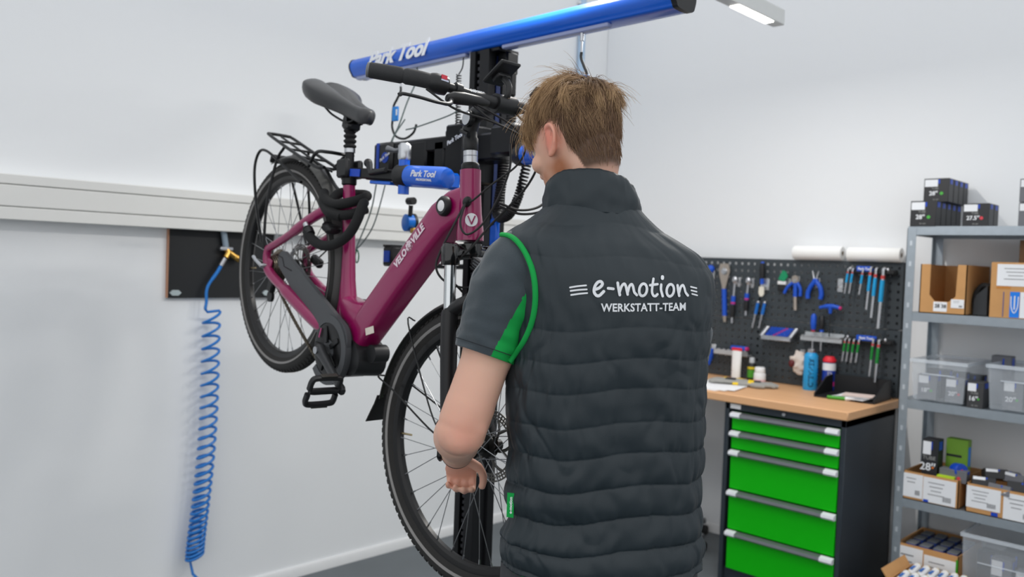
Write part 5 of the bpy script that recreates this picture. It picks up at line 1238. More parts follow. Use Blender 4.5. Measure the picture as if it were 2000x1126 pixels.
# spanner set in a tray
t = thing('spanner_tray', 'small metal tray under the stack of blue spanners', 'tray', (-2.04, YT, 1.10)); MB().box((-2.04, YT-.035, 1.108), (.16, .06, .010), ch=.002).box((-2.04, YT-.062, 1.116), (.16, .005, .020)).build('tray', SILVER, t, world=True)
for i in range(7):
    z = 1.122+i*.0072; x = -2.045+.003*i; y_ = YT-.050+i*.005
    t = thing('spanner', 'blue-handled spanner number %s from the bottom of the stack in the tray' % ('one two three four five six seven'.split()[i]), 'spanner', (x, y_, z), group='stack of spanners')
    MB().box((x, y_, z), (.125, .012, .006), ch=.002).build('handle', BLT, t, world=True)
    for s_ in (-1, 1): MB().lathe([(.008, -.003), (.0135, -.003), (.0135, .003), (.008, .003)], (x+s_*.078, y_, z), (0, .3, 1), 14, cyc=True).build('ring_end', SILVER, t, world=True)
    MB().box((x-.02+.008*i, y_-.0065, z), (.012, .001, .006)).build('mark', RB, t, world=True)
# silver rack with drivers
t = thing('driver_rack', 'silver metal rack holding screwdrivers on the tool board', 'rack', (-1.81, YT, 1.12))
MB().box((-1.81, YT-.045, 1.128), (.21, .004, .020)).box((-1.81, YT-.03, 1.143), (.195, .05, .004)).box((-1.81, YT-.004, 1.145), (.20, .006, .030)).build('rack', mat('rack_alu', (198, 201, 203), .35, .8), t, world=True)
def driver(x, z, col, ring, label, hl=.075):
    t = thing('screwdriver', label, 'screwdriver', (x, YT-.03, 1.05), group='screwdrivers in the rack'); y_ = YT-.03
    MB().tube([(x, y_, z+hl), (x, y_, z+hl*.85), (x, y_, z+hl*.4), (x, y_, z+.006), (x, y_, z)], [.007, .0135, .0145, .0115, .008], 12).build('handle', col, t, world=True)
    MB().cyl((x, y_, z), (x, y_, z-.010), .010, n=12).build('collar', ring, t, world=True); MB().cyl((x, y_, z-.01), (x, y_, 1.07), .004, n=8).build('blade', SILVER, t, world=True)
driver(-1.858, 1.172, BLT, mat('collar_red', (150, 36, 40), .5), 'screwdriver with blue handle standing in the silver rack', .080); driver(-1.815, 1.176, BLKH, BLT, 'screwdriver with black handle standing in the silver rack', .070)
t = thing('t_handle_key', 'blue T-handle hex key standing in the silver rack', 'hex key', (-1.775, YT-.03, 1.06))
MB().tube(cr([(-1.830, YT-.03, 1.284), (-1.80, YT-.03, 1.292), (-1.76, YT-.03, 1.294), (-1.728, YT-.03, 1.288)], 4), [.008]*4+[.0115]*5+[.010]*3+[.007], 12).tube([(-1.776, YT-.03, 1.29), (-1.776, YT-.03, 1.258)], [.012, .007], 10).build('handle', BLT, t, world=True)
MB().cyl((-1.776, YT-.03, 1.262), (-1.776, YT-.03, 1.07), .0032, n=8).build('shaft', BLKH, t, world=True); MB().ball((-1.728, YT-.03, 1.288), .009).build('tip', RB, t, world=True)
# socket tray at left
t = thing('socket_tray', 'metal tray with sockets behind the white tube', 'tray', (-2.30, YT, 1.0)); MB().box((-2.295, YT-.03, 1.005), (.20, .055, .008), ch=.002).box((-2.295, YT-.056, 1.016), (.20, .004, .022)).build('tray', mat('rack_alu', (198, 201, 203)), t, world=True)
for k in range(6):
    s_ = solo('socket', MB().lathe([(.012, 0), (.013, .002), (.013, .022), (.009, .024)], (-2.372+.030*k, YT-.040, 1.0095), (0, 0, 1), 14), SILVER, ('first', 'second', 'third', 'fourth', 'fifth', 'sixth')[k]+' chrome socket from the left in the metal tray on the board', 'socket', 'sockets in the tray')
t = thing('socket_holder', 'blue socket holder lying on the metal tray', 'holder', (-2.27, YT-.02, 1.02)); MB().box((-2.265, YT-.016, 1.040), (.10, .026, .022), ch=.005).build('body', BLT, t, world=True); MB().box((-2.222, YT-.016, 1.040), (.016, .027, .020), ch=.004).build('end', RB, t, world=True)
# blue funnel-like tool behind the right sleeve
t = tool('blue_grip_tool', 'blue handled tool low on the board, half hidden by the right sleeve', 'tool', -2.44, .93); MB().tube([(-2.436, YT-.01, 1.02), (-2.444, YT-.01, .975), (-2.450, YT-.01, .93)], [.012, .016, .006], 12).build('handle', BLT, t, world=True); plate(t, -2.436, 1.02)
# paper rolls standing on the top edge of the board
ROLL = mat('paper_roll', (240, 240, 238), .85, var=.01)
for x0, x1, z, lab in ((-1.990, -1.742, 1.5545, 'white paper roll lying on the board edge, left of the two'), (-1.712, -1.464, 1.551, 'white paper roll lying on the board edge, right of the two')):
    t = thing('paper_roll', lab, 'paper roll', ((x0+x1)/2, 4.075, z-.034), group='paper rolls')
    MB().lathe([(.012, 0), (.033, 0), (.0345, .003), (.0345, x1-x0-.003), (.033, x1-x0), (.012, x1-x0)], (x0, 4.078, z), (1, 0, 0), 32, cyc=True).build('paper', ROLL, t, world=True)
    MB().lathe([(.0085, .001), (.0125, .001), (.0125, x1-x0-.001), (.0085, x1-x0-.001)], (x0, 4.078, z), (1, 0, 0), 24, cyc=True).build('core', mat('roll_core', (120, 100, 76), .8), t, world=True)

# things on the worktop ------------------------------------------------------
t = thing('grease_tube', 'white tube with red cap standing on the worktop', 'tube', (-2.235, 3.98, BT)); o = V((-2.235, 3.98, BT))
MB().loft([[o+V((math.cos(2*PI*k/20)*a, math.sin(2*PI*k/20)*b_, z)) for k in range(20)] for z, a, b_ in ((0, .030*.75, .022), (.01, .0235, .022), (.09, .026, .014), (.158, .0285, .004))]).build('tube_body', WHITEP, t, world=True)
MB().box(tuple(o+V((0, 0, .163))), (.058, .010, .016), ch=.002).build('red_crimp', mat('cap_red', (214, 34, 50), .5), t, world=True)
t = thing('oil_bottle', 'small black and green bottle with grey cap on the worktop', 'bottle', (-2.165, 4.015, BT)); o = V((-2.165, 4.015, BT))
MB().lathe([(.019, 0), (.021, .003), (.021, .088), (.012, .100)], o, (0, 0, 1), 20).build('bottle', BLKH, t, world=True); MB().lathe([(.0213, .022), (.0213, .062)], o, (0, 0, 1), 20, caps=(False, False)).build('label', mat('label_green', (70, 150, 40), .5), t, world=True)
MB().lathe([(.0214, .066), (.0214, .078)], o, (0, 0, 1), 20, caps=(False, False)).build('label_stripe', mat('label_yellow', (214, 190, 30), .5), t, world=True); MB().lathe([(.014, .098), (.013, .122), (.010, .126)], o, (0, 0, 1), 18).build('cap', mat('cap_grey', (178, 182, 186), .5), t, world=True)
t = thing('white_jar', 'white plastic jar with screw lid on the worktop', 'jar', (-2.105, 3.99, BT)); o = V((-2.105, 3.99, BT))
MB().lathe([(.028, 0), (.030, .004), (.030, .050), (.027, .054)], o, (0, 0, 1), 26).build('jar', WHITEP, t, world=True); MB().lathe([(.0255, .054), (.0265, .056), (.0255, .080), (.022, .084)], o, (0, 0, 1), 26).build('lid', WHITEP, t, world=True); MB().lathe([(.0305, .010), (.0305, .022)], o, (0, 0, 1), 26, caps=(False, False)).build('label', mat('label_pink', (224, 190, 194), .6), t, world=True)
for k in range(3):
    b = MB().box((0, 0, BT+.001+k*.0022), (.23, .31, .0016), M=Matrix.Translation((-2.19+.012*k, 3.70+.01*k, 0)) @ Matrix.Rotation(R(-6+9*k), 4, 'Z'))
    solo('paper_sheet', b, PAPER, ('bottom', 'middle', 'top')[k]+' white paper sheet of the loose pile at the bench front edge', 'paper', 'loose paper sheets')
GLV = mat('glove_grey', (150, 150, 146), .85, bump=.3, bs=300); YEL = mat('glove_yellow', (232, 196, 30), .6); GBK = mat('glove_black', (40, 42, 44), .8)
def glove(cx, cy, rz, label, z0):
    t = thing('work_glove', label, 'glove', (cx, cy, z0), rz, group='work gloves'); b = MB()
    b.loft([[V((math.cos(2*PI*k/16)*w_, y_, .013+math.sin(2*PI*k/16)*h_)) for k in range(16)] for y_, w_, h_ in ((-.09, .034, .010), (-.07, .036, .012), (-.03, .038, .014), (.02, .042, .014), (.045, .040, .012))])
    for j, (o_, L_) in enumerate(((-.030, .055), (-.010, .068), (.010, .065), (.029, .050))): b.tube([(o_, .035, .012), (o_*1.1, .04+L_*.6, .014), (o_*1.15, .04+L_, .008)], [.011, .0105, .008], 8)
    b.tube([(.036, -.02, .012), (.058, .005, .012), (.060, .04, .010)], [.013, .012, .008], 8); b.build('glove_body', GLV, t, smooth=80)
    MB().loft([[V((math.cos(2*PI*k/16)*w_, y_, .013+math.sin(2*PI*k/16)*h_)) for k in range(16)] for y_, w_, h_ in ((-.112, .035, .012), (-.085, .036, .0125))]).build('cuff', YEL, t)
    MB().box((-.005, .0, .027), (.05, .05, .003), ch=.001).build('pad', GBK, t); return t
glove(-2.155, 3.79, R(115), 'left grey work glove with yellow cuff lying on the papers', BT+.008); glove(-2.045, 3.84, R(-60), 'right grey work glove with yellow cuff beside the white jar', BT+.001)
t = thing('yellow_cloth', 'folded yellow cloth lying in front of the white tube', 'cloth', (-2.20, 3.90, BT)); MB().loft([[V((-2.20+x_, 3.90+.035*math.cos(2*PI*k/14), BT+.012+.011*math.sin(2*PI*k/14)*(1+.3*math.sin(x_*60)))) for k in range(14)] for x_ in (-.05, -.03, 0, .03, .05)]).build('cloth', YEL, t, world=True)
def can(cx, cy, r_, h_, body, label, cat, cap, capc, txt, tcol):
    t = thing('spray_can', label, cat, (cx, cy, BT)); o = V((cx, cy, BT))
    MB().lathe([(r_*.96, 0), (r_, .004), (r_, h_*.80), (r_*.93, h_*.84), (r_*.6, h_*.90), (r_*.5, h_*.90)], o, (0, 0, 1), 28).build('can', body, t, world=True)
    MB().lathe(cap, o, (0, 0, 1), 22).build('cap', capc, t, world=True)
    b = text_mb(txt, h_*.16, bold=.0008); d = V((-.75, -.66, 0)).normalized() if False else V((.45, -.89, 0)); 
    rt = V((0, 0, 1)).cross(d); wrap = []
    for p in b.v:
        a = p.y/r_; dd = (d*math.cos(a)-rt*math.sin(a)*-1*-1) if False else (d*math.cos(a)+(-rt)*math.sin(a)*-1); wrap.append(o+dd*(r_+.0006+p.z*0)+V((0, 0, h_*.42+p.x)))
    b.v = wrap; b.build('lettering', tcol, t, world=True, smooth=0); return t
CANB = mat('can_lightblue', (36, 150, 210), .35); CANN = mat('can_navy', (24, 54, 150), .35)
t = can(-1.845, 4.01, .034, .205, CANB, 'tall light blue spray can standing on the worktop', 'spray can', [(.018, .182), (.020, .186), (.019, .200), (.012, .205)], SILVER, 'CLEANER', mat('print_navy', (24, 40, 74), .5))
t = can(-1.765, 4.04, .031, .165, CANN, 'dark blue can with red cap standing beside the light blue can', 'can', [(.024, .142), (.031, .146), (.031, .158), (.020, .172)], mat('cap_red', (214, 34, 50)), 'MoS2', WHITEPRINT)
MB().lathe([(.0314, .105), (.0314, .140)], (-1.765, 4.04, BT), (0, 0, 1), 28, caps=(False, False)).build('white_band', WHITEPRINT, t, world=True); MB().lathe([(.0314, .030), (.0314, .050)], (-1.765, 4.04, BT), (0, 0, 1), 28, caps=(False, False)).build('pink_band', mat('band_pink', (200, 40, 130), .5), t, world=True)
t = thing('hanging_rag', 'crumpled white rag with dark red clip hanging beside the spray can', 'rag', (-1.925, YT-.02, .95)); b = MB().ball((-1.925, YT-.028, 1.0), (.042, .018, .058), 24, 18)
b.v = [p+V((noise.noise(p*40), noise.noise(p*40+V((5, 5, 5)))*.6, noise.noise(p*40+V((9, 1, 3)))))*.018 for p in b.v]; b.build('rag', mat('rag_white', (214, 204, 196), .9), t, world=True, smooth=80)
MB().ball((-1.955, YT-.045, .995), (.016, .012, .020)).build('clip', mat('clip_darkred', (92, 26, 30), .5), t, world=True); plate(t, -1.925, 1.04)
# black desk tray with papers and a marker
t = thing('desk_tray', 'open black desk tray at the right end of the worktop', 'tray', (-1.60, 3.93, BT)); tm = Matrix.Translation((-1.60, 3.93, BT)) @ Matrix.Rotation(R(4), 4, 'Z')
MB().box((0, 0, .004), (.27, .24, .006), M=tm).box((0, .118, .045), (.27, .006, .09), M=tm).build('tray_floor', BLKH, t, world=True)
for s_ in (-1, 1): MB().prism([(-.12, .002), (.12, .002), (.12, .09), (.02, .085), (-.12, .018)], -.003, .003, M=tm @ Matrix.Translation((s_*.133, 0, 0)), ax='x').build('tray_side', BLKH, t, world=True)
for k in range(4): solo('note_sheet', MB().box((0, 0, 0), (.16-.01*k, .11, .0015), M=tm @ Matrix.Translation((.02+.008*k, -.07+.006*k, .012+.004*k)) @ Matrix.Rotation(R(-8+6*k), 4, 'Z')), (PAPER, mat('paper_grey', (190, 192, 196), .8), PAPER, mat('paper_pink', (226, 206, 198), .8))[k], ('lowest white', 'grey', 'second white', 'topmost pinkish')[k]+' note sheet in the black desk tray', 'paper', 'notes in the tray')
t = thing('green_marker', 'green marker pen with white cap in front of the black tray', 'pen', (-1.60, 3.80, BT)); MB().cyl((-1.66, 3.795, BT+.009), (-1.585, 3.815, BT+.009), .008, n=12).build('barrel', mat('marker_green', (60, 150, 30), .4), t, world=True); MB().cyl((-1.585, 3.815, BT+.009), (-1.545, 3.825, BT+.009), .009, n=12).build('cap', WHITEP, t, world=True)
# ------------------------------------------------------------------ boltless steel shelf and what it holds
shelf = thing('steel_shelf', 'galvanised boltless steel shelf unit at the right edge', 'shelf', (-.83, 3.94, 0))
SX0, SX1, SY0, SY1 = -1.335, -.335, 3.77, 4.118
GALV = mat('galvanised_steel', (164, 174, 182), .42, .75, var=.10, vs=40)
SLOT = mat('slot_dark', (92, 100, 108), .5, .5)
TOPS = (1.668, 1.302, .928, .503, .095)
for x_, sx in ((SX0, 1), (SX1, -1)):
    for y_, sy in ((SY0, 1), (SY1, -1)):
        p = MB().box((x_+sx*.0185, y_+sy*.001, .83), (.037, .002, 1.66)).box((x_+sx*.001, y_+sy*.0185, .83), (.002, .037, 1.66)).build('post', GALV, shelf, world=True)
        if sy > 0 and sx > 0:
            for k in range(18): MB().box((x_+.018, y_-.0006, .10+k*.088), (.010, .0012, .020)).build('slot', mat('slot_light', (206, 214, 220), .4, .6), p, world=True)
for z in TOPS:
    b = MB().box(((SX0+SX1)/2, (SY0+SY1)/2, z-.001), (SX1-SX0-.006, SY1-SY0-.006, .002))
    for y_ in (SY0+.003, SY1-.003): b.box(((SX0+SX1)/2, y_, z-.018), (SX1-SX0-.004, .003, .036)).box(((SX0+SX1)/2, y_+(.006 if y_ < 3.9 else -.006), z-.036), (SX1-SX0-.004, .012, .002))
    for x_ in (SX0+.003, SX1-.003): b.box((x_, (SY0+SY1)/2, z-.018), (.003, SY1-SY0-.006, .036))
    b.build('shelf_board', GALV, shelf, world=True)

BXK = mat('box_black', (36, 37, 40), .45, var=.04); BXG = mat('box_grey', (104, 106, 112), .5); GDOT = mat('dot_green', (70, 168, 60), .5); RDOT = mat('dot_red', (206, 60, 74), .5); ODOT = mat('dot_orange', (222, 120, 40), .5)
TAG2 = mat('tag_grey', (150, 152, 150), .6)
_bc = {}
def tube_box(x0, y0, z0, w_, d_, h_, size, dot, label, body=None, group='inner tube cartons', rz=0, lab=True, blue=True, rx=0, cat='box'):
    """small printed carton: body, white address label, size numerals, coloured dot, blue edge flash"""
    M = Matrix.Translation((x0+w_/2, y0+d_/2, z0)) @ Matrix.Rotation(rz, 4, 'Z') @ Matrix.Rotation(rx, 4, 'X')
    t = thing('tube_carton', label, cat, M=M, group=group)
    MB().box((0, 0, h_/2), (w_, d_, h_), ch=.0012).build('carton', body or BXK, t)
    f_ = -d_/2-.0006
    if lab: MB().box((-w_*.20, f_, h_*.80), (w_*.52, .0012, h_*.30)).build('white_label', WHITEPRINT, t)
    if blue:
        MB().box((w_*.11, f_, h_*.86), (w_*.07, .0013, h_*.18)).build('blue_flash', BLUEP, t)
        MB().box((w_/2+.0005, 0, h_*.86), (.001, d_*.5, h_*.2)).build('blue_flash', BLUEP, t)
    if size:
        b = text_mb(size, h_*.24, bold=.0006, extrude=.0003); Mx = basis((-w_*.10, f_, h_*.36), (1, 0, 0), (0, 0, 1)); b.v = [Mx @ p for p in b.v]; b.build('size_numerals', WHITEPRINT, t, smooth=0)
        b = text_mb('SV AV', h_*.09, extrude=.0003); Mx = basis((0, f_, h_*.10), (1, 0, 0), (0, 0, 1)); b.v = [Mx @ p for p in b.v]; b.build('fine_print', TAG2, t, smooth=0)
        b = text_mb('TUBE', h_*.12, extrude=.0003); Mx = basis((-w_*.04, f_, h_*.57), (1, 0, 0), (0, 0, 1)); b.v = [Mx @ p for p in b.v]; b.build('fine_print', TAG2, t, smooth=0)
    if dot: MB().lathe([(w_*.07, 0), (w_*.07, .0012)], (w_*.22, f_+.0006, h_*.36), (0, -1, 0), 14).build('dot', dot, t)
    return t
# top shelf: lower row, upper row, red-dot pair, grey stack at the edge
T0 = TOPS[0]
N5 = ('front', 'second', 'third', 'fourth', 'rear')
for k in range(5): tube_box(-1.326, 3.768+k*.066, T0, .103, .060, .107, "28″", GDOT, N5[k]+' black carton of the lower left row on the top shelf')
for k in range(4): tube_box(-1.298, 3.832+k*.066, T0+.107, .100, .060, .100, "28″", GDOT, N5[k if k < 3 else 4]+' black carton of the raised row on the top shelf')
for k in range(2): tube_box(-1.126, 3.790+k*.068, T0, .098, .062, .094, "27.5″", RDOT, ('front', 'rear')[k]+' black carton with red dot on the top shelf')
for k in range(2): tube_box(-.920, 3.776, T0+k*.094, .10, .06, .092, "29″", GDOT, ('lower', 'upper')[k]+' grey carton stacked at the right edge of the top shelf', BXG)

def carton(name, x0, x1, y0, y1, z0, h_, label, front=None, cat='box', m_=CARD, th=.004, back_h=None):
    """open cardboard tray/box made of five walls"""
    t = thing(name, label, cat, ((x0+x1)/2, (y0+y1)/2, z0)); xc, yc = (x0+x1)/2, (y0+y1)/2
    MB().box((xc, yc, z0+th/2), (x1-x0, y1-y0, th)).build('bottom', m_, t, world=True)
    for y_, nm in ((y0+th/2, 'front_panel'), (y1-th/2, 'back_panel')):
        if nm == 'front_panel' and front:
            MB().prism(front, y0, y0+th).build(nm, m_, t, world=True); continue
        MB().box((xc, y_, z0+h_/2), (x1-x0, th, h_)).build(nm, m_, t, world=True)
    for x_ in (x0+th/2, x1-th/2): MB().box((x_, yc, z0+h_/2), (th, y1-y0, h_)).build('side_panel', m_, t, world=True)
    return t
def sticker(t, x0, x1, y, z0, z1, lines=3, bars=True, m_=None, tilt=0):
    s_ = MB().box(((x0+x1)/2, y-.0008, (z0+z1)/2), (x1-x0, .0012, z1-z0)).build('paper_label', m_ or WHITEPRINT, t, world=True)
    b = MB(); W_, H_ = x1-x0, z1-z0
    for k in range(lines): b.box((x0+W_*.40, y-.0016, z1-H_*(.2+.16*k)), (W_*(.5-.09*(k % 3)), .0006, H_*.03))
    if bars:
        for k in range(9): b.box((x0+W_*(.62+.03*k), y-.0016, z0+H_*.22), (W_*.012*(1+k % 2), .0006, H_*.2))
    b.build('print', GREYPRINT, s_, world=True, kind='stuff'); return s_
# second shelf
T1 = TOPS[1]; x0, x1 = -1.276, -1.094
fr = [(x0, T1), (x1, T1), (x1, T1+.207), (x1-.036, T1+.207), (x1-.040, T1+.075), (x1-.066, T1+.052), (x0+.062, T1+.052), (x0+.040, T1+.078), (x0+.040, T1+.207), (x0, T1+.207)]
t = carton('storage_carton', x0, x1, 3.78, 4.09, T1, .207, 'brown cardboard box with cut-out front on the second shelf', fr)
sticker(t, -1.218, -1.165, 3.78, T1+.010, T1+.050, 1, False); b = text_mb('28 38', .020, bold=.0006); Mx = basis((-1.19, 3.7785, T1+.032), (1, 0, 0), (0, 0, 1)); b.v = [Mx @ p for p in b.v]; b.build('lettering', BLKH, t, world=True, smooth=0)
sticker(t, -1.150, -1.100, 3.78, T1+.028, T1+.064, 2)
t = thing('tyre_roll', 'folded black tyre standing between the two brown boxes', 'tyre', (-1.05, 3.93, T1)); 
for k, (r_, yy) in enumerate(((.060, 3.86), (.058, 3.91), (.055, 3.96))):
    b = MB(); rr = []
    for i in range(36):
        a = 2*PI*i/36; rr.append(V((-1.052+.004*k+math.cos(a)*.030, yy+math.sin(a)*.012, T1+.066+math.sin(a)*r_)))
    b.tube(rr, .012, 10, closed=True).build('tyre_fold', RUBBER, t, world=True)
MB().prism([(-1.080, T1+.004), (-1.028, T1+.004), (-1.030, T1+.125), (-1.070, T1+.085), (-1.078, T1+.06)], 3.83, 3.95).build('tyre_flank', mat('rubber_sheen', (44, 48, 52), .4), t, world=True)
t = thing('shipping_carton', 'closed brown carton with white labels and blue logo panel', 'box', (-.90, 3.93, T1))
MB().box((-.905, 3.935, T1+.111), (.205, .30, .222), ch=.002).build('carton', CARD, t, world=True)
sticker(t, -.985, -.82, 3.785, T1+.128, T1+.215, 4); MB().box((-.958, 3.7843, T1+.055), (.0028, .001, .10)).build('dotted_line', mat('print_navy2', (60, 80, 140), .6), t, world=True)
lp = MB().box((-.918, 3.7843, T1+.055), (.034, .0012, .102)).build('logo_panel', mat('logo_blue', (16, 120, 220), .5), t, world=True)
b = MB(); b.tube(cr([(-.931, 3.7832, T1+.088), (-.929, 3.7832, T1+.045), (-.918, 3.7832, T1+.022), (-.907, 3.7832, T1+.045), (-.905, 3.7832, T1+.088)], 5), .0018, 6).tube([(-.918, 3.7832, T1+.09), (-.918, 3.7832, T1+.036)], .0026, 6); b.build('logo_mark', WHITEPRINT, lp, world=True)
sticker(t, -.899, -.81, 3.785, T1+.004, T1+.106, 3)
MB().box((-.96, 3.7845, T1+.122), (.05, .0008, .010)).build('tape', mat('tape_brown', (186, 122, 54), .4), t, world=True)
solo('brown_carton', MB().box((-.855, 3.94, T1+.222+.045), (.13, .24, .09), ch=.002), mat('cardboard_dark', (86, 62, 40), .85), 'dark brown carton lying on top of the labelled carton', 'box')
# clear plastic bins
CLEAR = mat('clear_plastic', (226, 234, 242), .12, var=0, trans=.0, alpha=.17, spec=.6)
CLEARR = mat('clear_plastic_rim', (226, 234, 242), .2, var=0, alpha=.42, spec=.6)
def bin_(x0, x1, y0, y1, z0, h_, label):
    t = thing('clear_bin', label, 'bin', ((x0+x1)/2, (y0+y1)/2, z0), group='clear plastic bins'); i_ = .012; th = .0022
    def ring(z, e): return [V((x0+e, y0+e, z)), V((x1-e, y0+e, z)), V((x1-e, y1-e, z)), V((x0+e, y1-e, z))]
    MB().loft([ring(z0+.001, i_+.01), ring(z0+.008, i_), ring(z0+h_-.012, .002), ring(z0+h_-.012, .002+th), ring(z0+.008, i_+th), ring(z0+.001+th, i_+.01+th)], caps=(False, True)).build('tub', CLEAR, t, world=True, smooth=30)
    MB().loft([ring(z0+h_-.014, -.004), ring(z0+h_, -.005), ring(z0+h_+.001, .004), ring(z0+h_-.012, .005)], caps=(False, False), cyc=True).build('rim', CLEARR, t, world=True, smooth=30)
    MB().box(((x0+x1)/2, y0+.004, z0+h_*.66), ((x1-x0)*.6, .004, .006), ch=.002).build('grip_ridge', CLEARR, t, world=True); return t
T2 = TOPS[2]
bin_(-1.292, -1.072, 3.768, 4.09, T2, .178, 'clear plastic bin of tube cartons, left on the third shelf')
tube_box(-1.270, 3.800, T2+.008, .075, .06, .105, "18″", GDOT, 'grey carton with green dot inside the left clear bin', BXG)
tube_box(-1.160, 3.800, T2+.008, .072, .06, .100, "20″", RDOT, 'grey carton with red dot inside the left clear bin', BXG)
for k in range(3): tube_box(-1.262+.05*k, 3.875+.065*k, T2+.008, .09, .05, .125-.01*k, '', None, ('nearest', 'middle', 'rearmost')[k]+' plain dark carton at the back of the left clear bin', BXK, lab=False)
tube_box(-1.070, 3.776, T2, .060, .09, .106, "16″", GDOT, 'black carton standing between the two clear bins', mat('box_charcoal', (58, 58, 60), .5))
bin_(-.998, -.76, 3.768, 4.09, T2, .186, 'clear plastic bin at the right edge of the third shelf')
tube_box(-.945, 3.80, T2+.008, .070, .06, .115, "20″", GDOT, 'grey carton with green dot inside the right clear bin', BXG); tube_box(-.860, 3.80, T2+.008, .07, .06, .11, "20″", GDOT, 'second grey carton with blue edge inside the right clear bin', BXG)
tube_box(-1.035, 3.96, T2+.008, .075, .06, .200, '', None, 'tall grey carton rising behind the right clear bin', BXG, lab=False)
# fourth shelf: two open cartons full of boxes
T3 = TOPS[3]
t = carton('open_carton', -1.300, -1.080, 3.772, 4.09, T3, .120, 'open white-labelled carton on the left of the fourth shelf'); sticker(t, -1.298, -1.220, 3.772, T3+.012, T3+.112, 2); sticker(t, -1.218, -1.090, 3.772, T3+.006, T3+.110, 4); MB().box((-1.205, 3.7705, T3+.010), (.02, .0012, .010)).build('blue_mark', BLUEP, t, world=True)
tube_box(-1.238, 3.800, T3+.08, .062, .07, .185, "28″", ODOT, 'tall black carton with orange dot in the left open carton')
tube_box(-1.165, 3.795, T3+.105, .105, .05, .050, '', RDOT, 'grey flat carton with blue end lying across the left open carton', BXG, lab=False)
solo('lime_carton', MB().box((-1.135, 3.79, T3+.10), (.066, .035, .055), ch=.001), mat('lime_box', (176, 210, 30), .5), 'small lime green carton at the front of the left open carton', 'box')
t = thing('leaf_green_carton', 'tall leaf green carton standing at the back of the left open carton', 'box', (-1.105, 3.90, T3+.01)); MB().box((-1.125, 3.90, T3+.14), (.085, .05, .26), ch=.0015).build('carton', mat('leaf_green', (104, 146, 44), .5), t, world=True); MB().box((-1.135, 3.8742, T3+.20), (.06, .001, .010)).build('print', BLKH, t, world=True); MB().box((-1.0822, 3.90, T3+.20), (.001, .03, .08)).build('blue_print', mat('logo_blue', (16, 120, 220)), t, world=True)
t = thing('blue_roll', 'blue round pack at the right end of the left open carton', 'pack', (-1.098, 3.86, T3+.09)); MB().lathe([(.010, 0), (.030, 0), (.032, .004), (.032, .036), (.03, .04), (.01, .04)], (-1.118, 3.84, T3+.145), (.8, -.5, .1), 22).build('roll', BLUEP, t, world=True); MB().lathe([(.009, 0), (.009, .002)], (-1.0855, 3.8195, T3+.149), (.8, -.5, .1), 14).build('centre', RDOT, t, world=True)
t = carton('open_carton', -1.052, -.76, 3.772, 4.09, T3, .118, 'open white-labelled carton at the right edge of the fourth shelf'); sticker(t, -1.050, -.925, 3.772, T3+.022, T3+.110, 4); sticker(t, -.915, -.80, 3.772, T3+.004, T3+.108, 3); MB().box((-.945, 3.7705, T3+.012), (.024, .0012, .014)).build('blue_mark', BLUEP, t, world=True)
rr_ = random.Random(5)
for k, (x_, y_, z_, a) in enumerate(((-1.00, 3.82, .10, .3), (-.93, 3.80, .085, -.2), (-.98, 3.90, .125, .5), (-.90, 3.90, .12, -.4), (-.87, 3.82, .105, .2), (-.95, 3.98, .11, .1))):
    tube_box(x_-.045, y_-.03, T3+z_, .085, .06, .04, '', None, ('front left', 'front middle', 'white-topped', 'rear right', 'front right', 'rearmost')[k]+' small dark carton lying in the right open carton', (BXK, BXG)[k % 2], rz=a, lab=k in (0, 2, 3), rx=R(-20))
# bottom shelf
T4 = TOPS[4]
t = carton('open_carton', -1.312, -1.066, 3.772, 4.09, T4, .215, 'open white-sided carton of blue packs on the bottom shelf'); sticker(t, -1.310, -1.205, 3.772, T4+.03, T4+.205, 3); sticker(t, -1.200, -1.075, 3.772, T4+.06, T4+.19, 3); MB().box((-1.0715, 3.7705, T4+.15), (.008, .0012, .10)).build('green_mark', mat('marker_green', (60, 150, 30)), t, world=True)
NV = mat('pack_navy', (22, 52, 128), .4); GT = mat('pack_greytop', (120, 124, 128), .5)
for i in range(4):
    for j in range(3):
        x_, y_ = -1.268+i*.055, 3.835+j*.09
        t = thing('blue_pack', 'grey-topped blue pack, %s row, %s in the bottom carton' % (('front', 'middle', 'rear')[j], ('first', 'second', 'third', 'fourth')[i]), 'pack', (x_, y_, T4+.10), group='blue packs in the bottom carton')
        MB().box((x_, y_, T4+.155), (.044, .080, .11), ch=.006).build('pack', NV, t, world=True); MB().box((x_, y_+.004, T4+.2115), (.040, .066, .004), ch=.001).build('top_print', GT, t, world=True)
bin_(-1.058, -.76, 3.768, 4.09, T4, .320, 'large clear plastic bin at the right edge of the bottom shelf')
tube_box(-.955, 3.80, T4+.04, .075, .06, .20, "24″", GDOT, 'grey carton with green dot in the large clear bin', BXG); tube_box(-.865, 3.795, T4+.03, .07, .06, .18, "26″", GDOT, 'grey carton at the front right of the large clear bin', BXG)
for k in range(3): tube_box(-1.03+.09*k, 3.90, T4+.008, .085, .07, .22+.02*k, '', None, ('left', 'middle', 'right')[k]+' dark carton at the back of the large clear bin', BXK, lab=False)
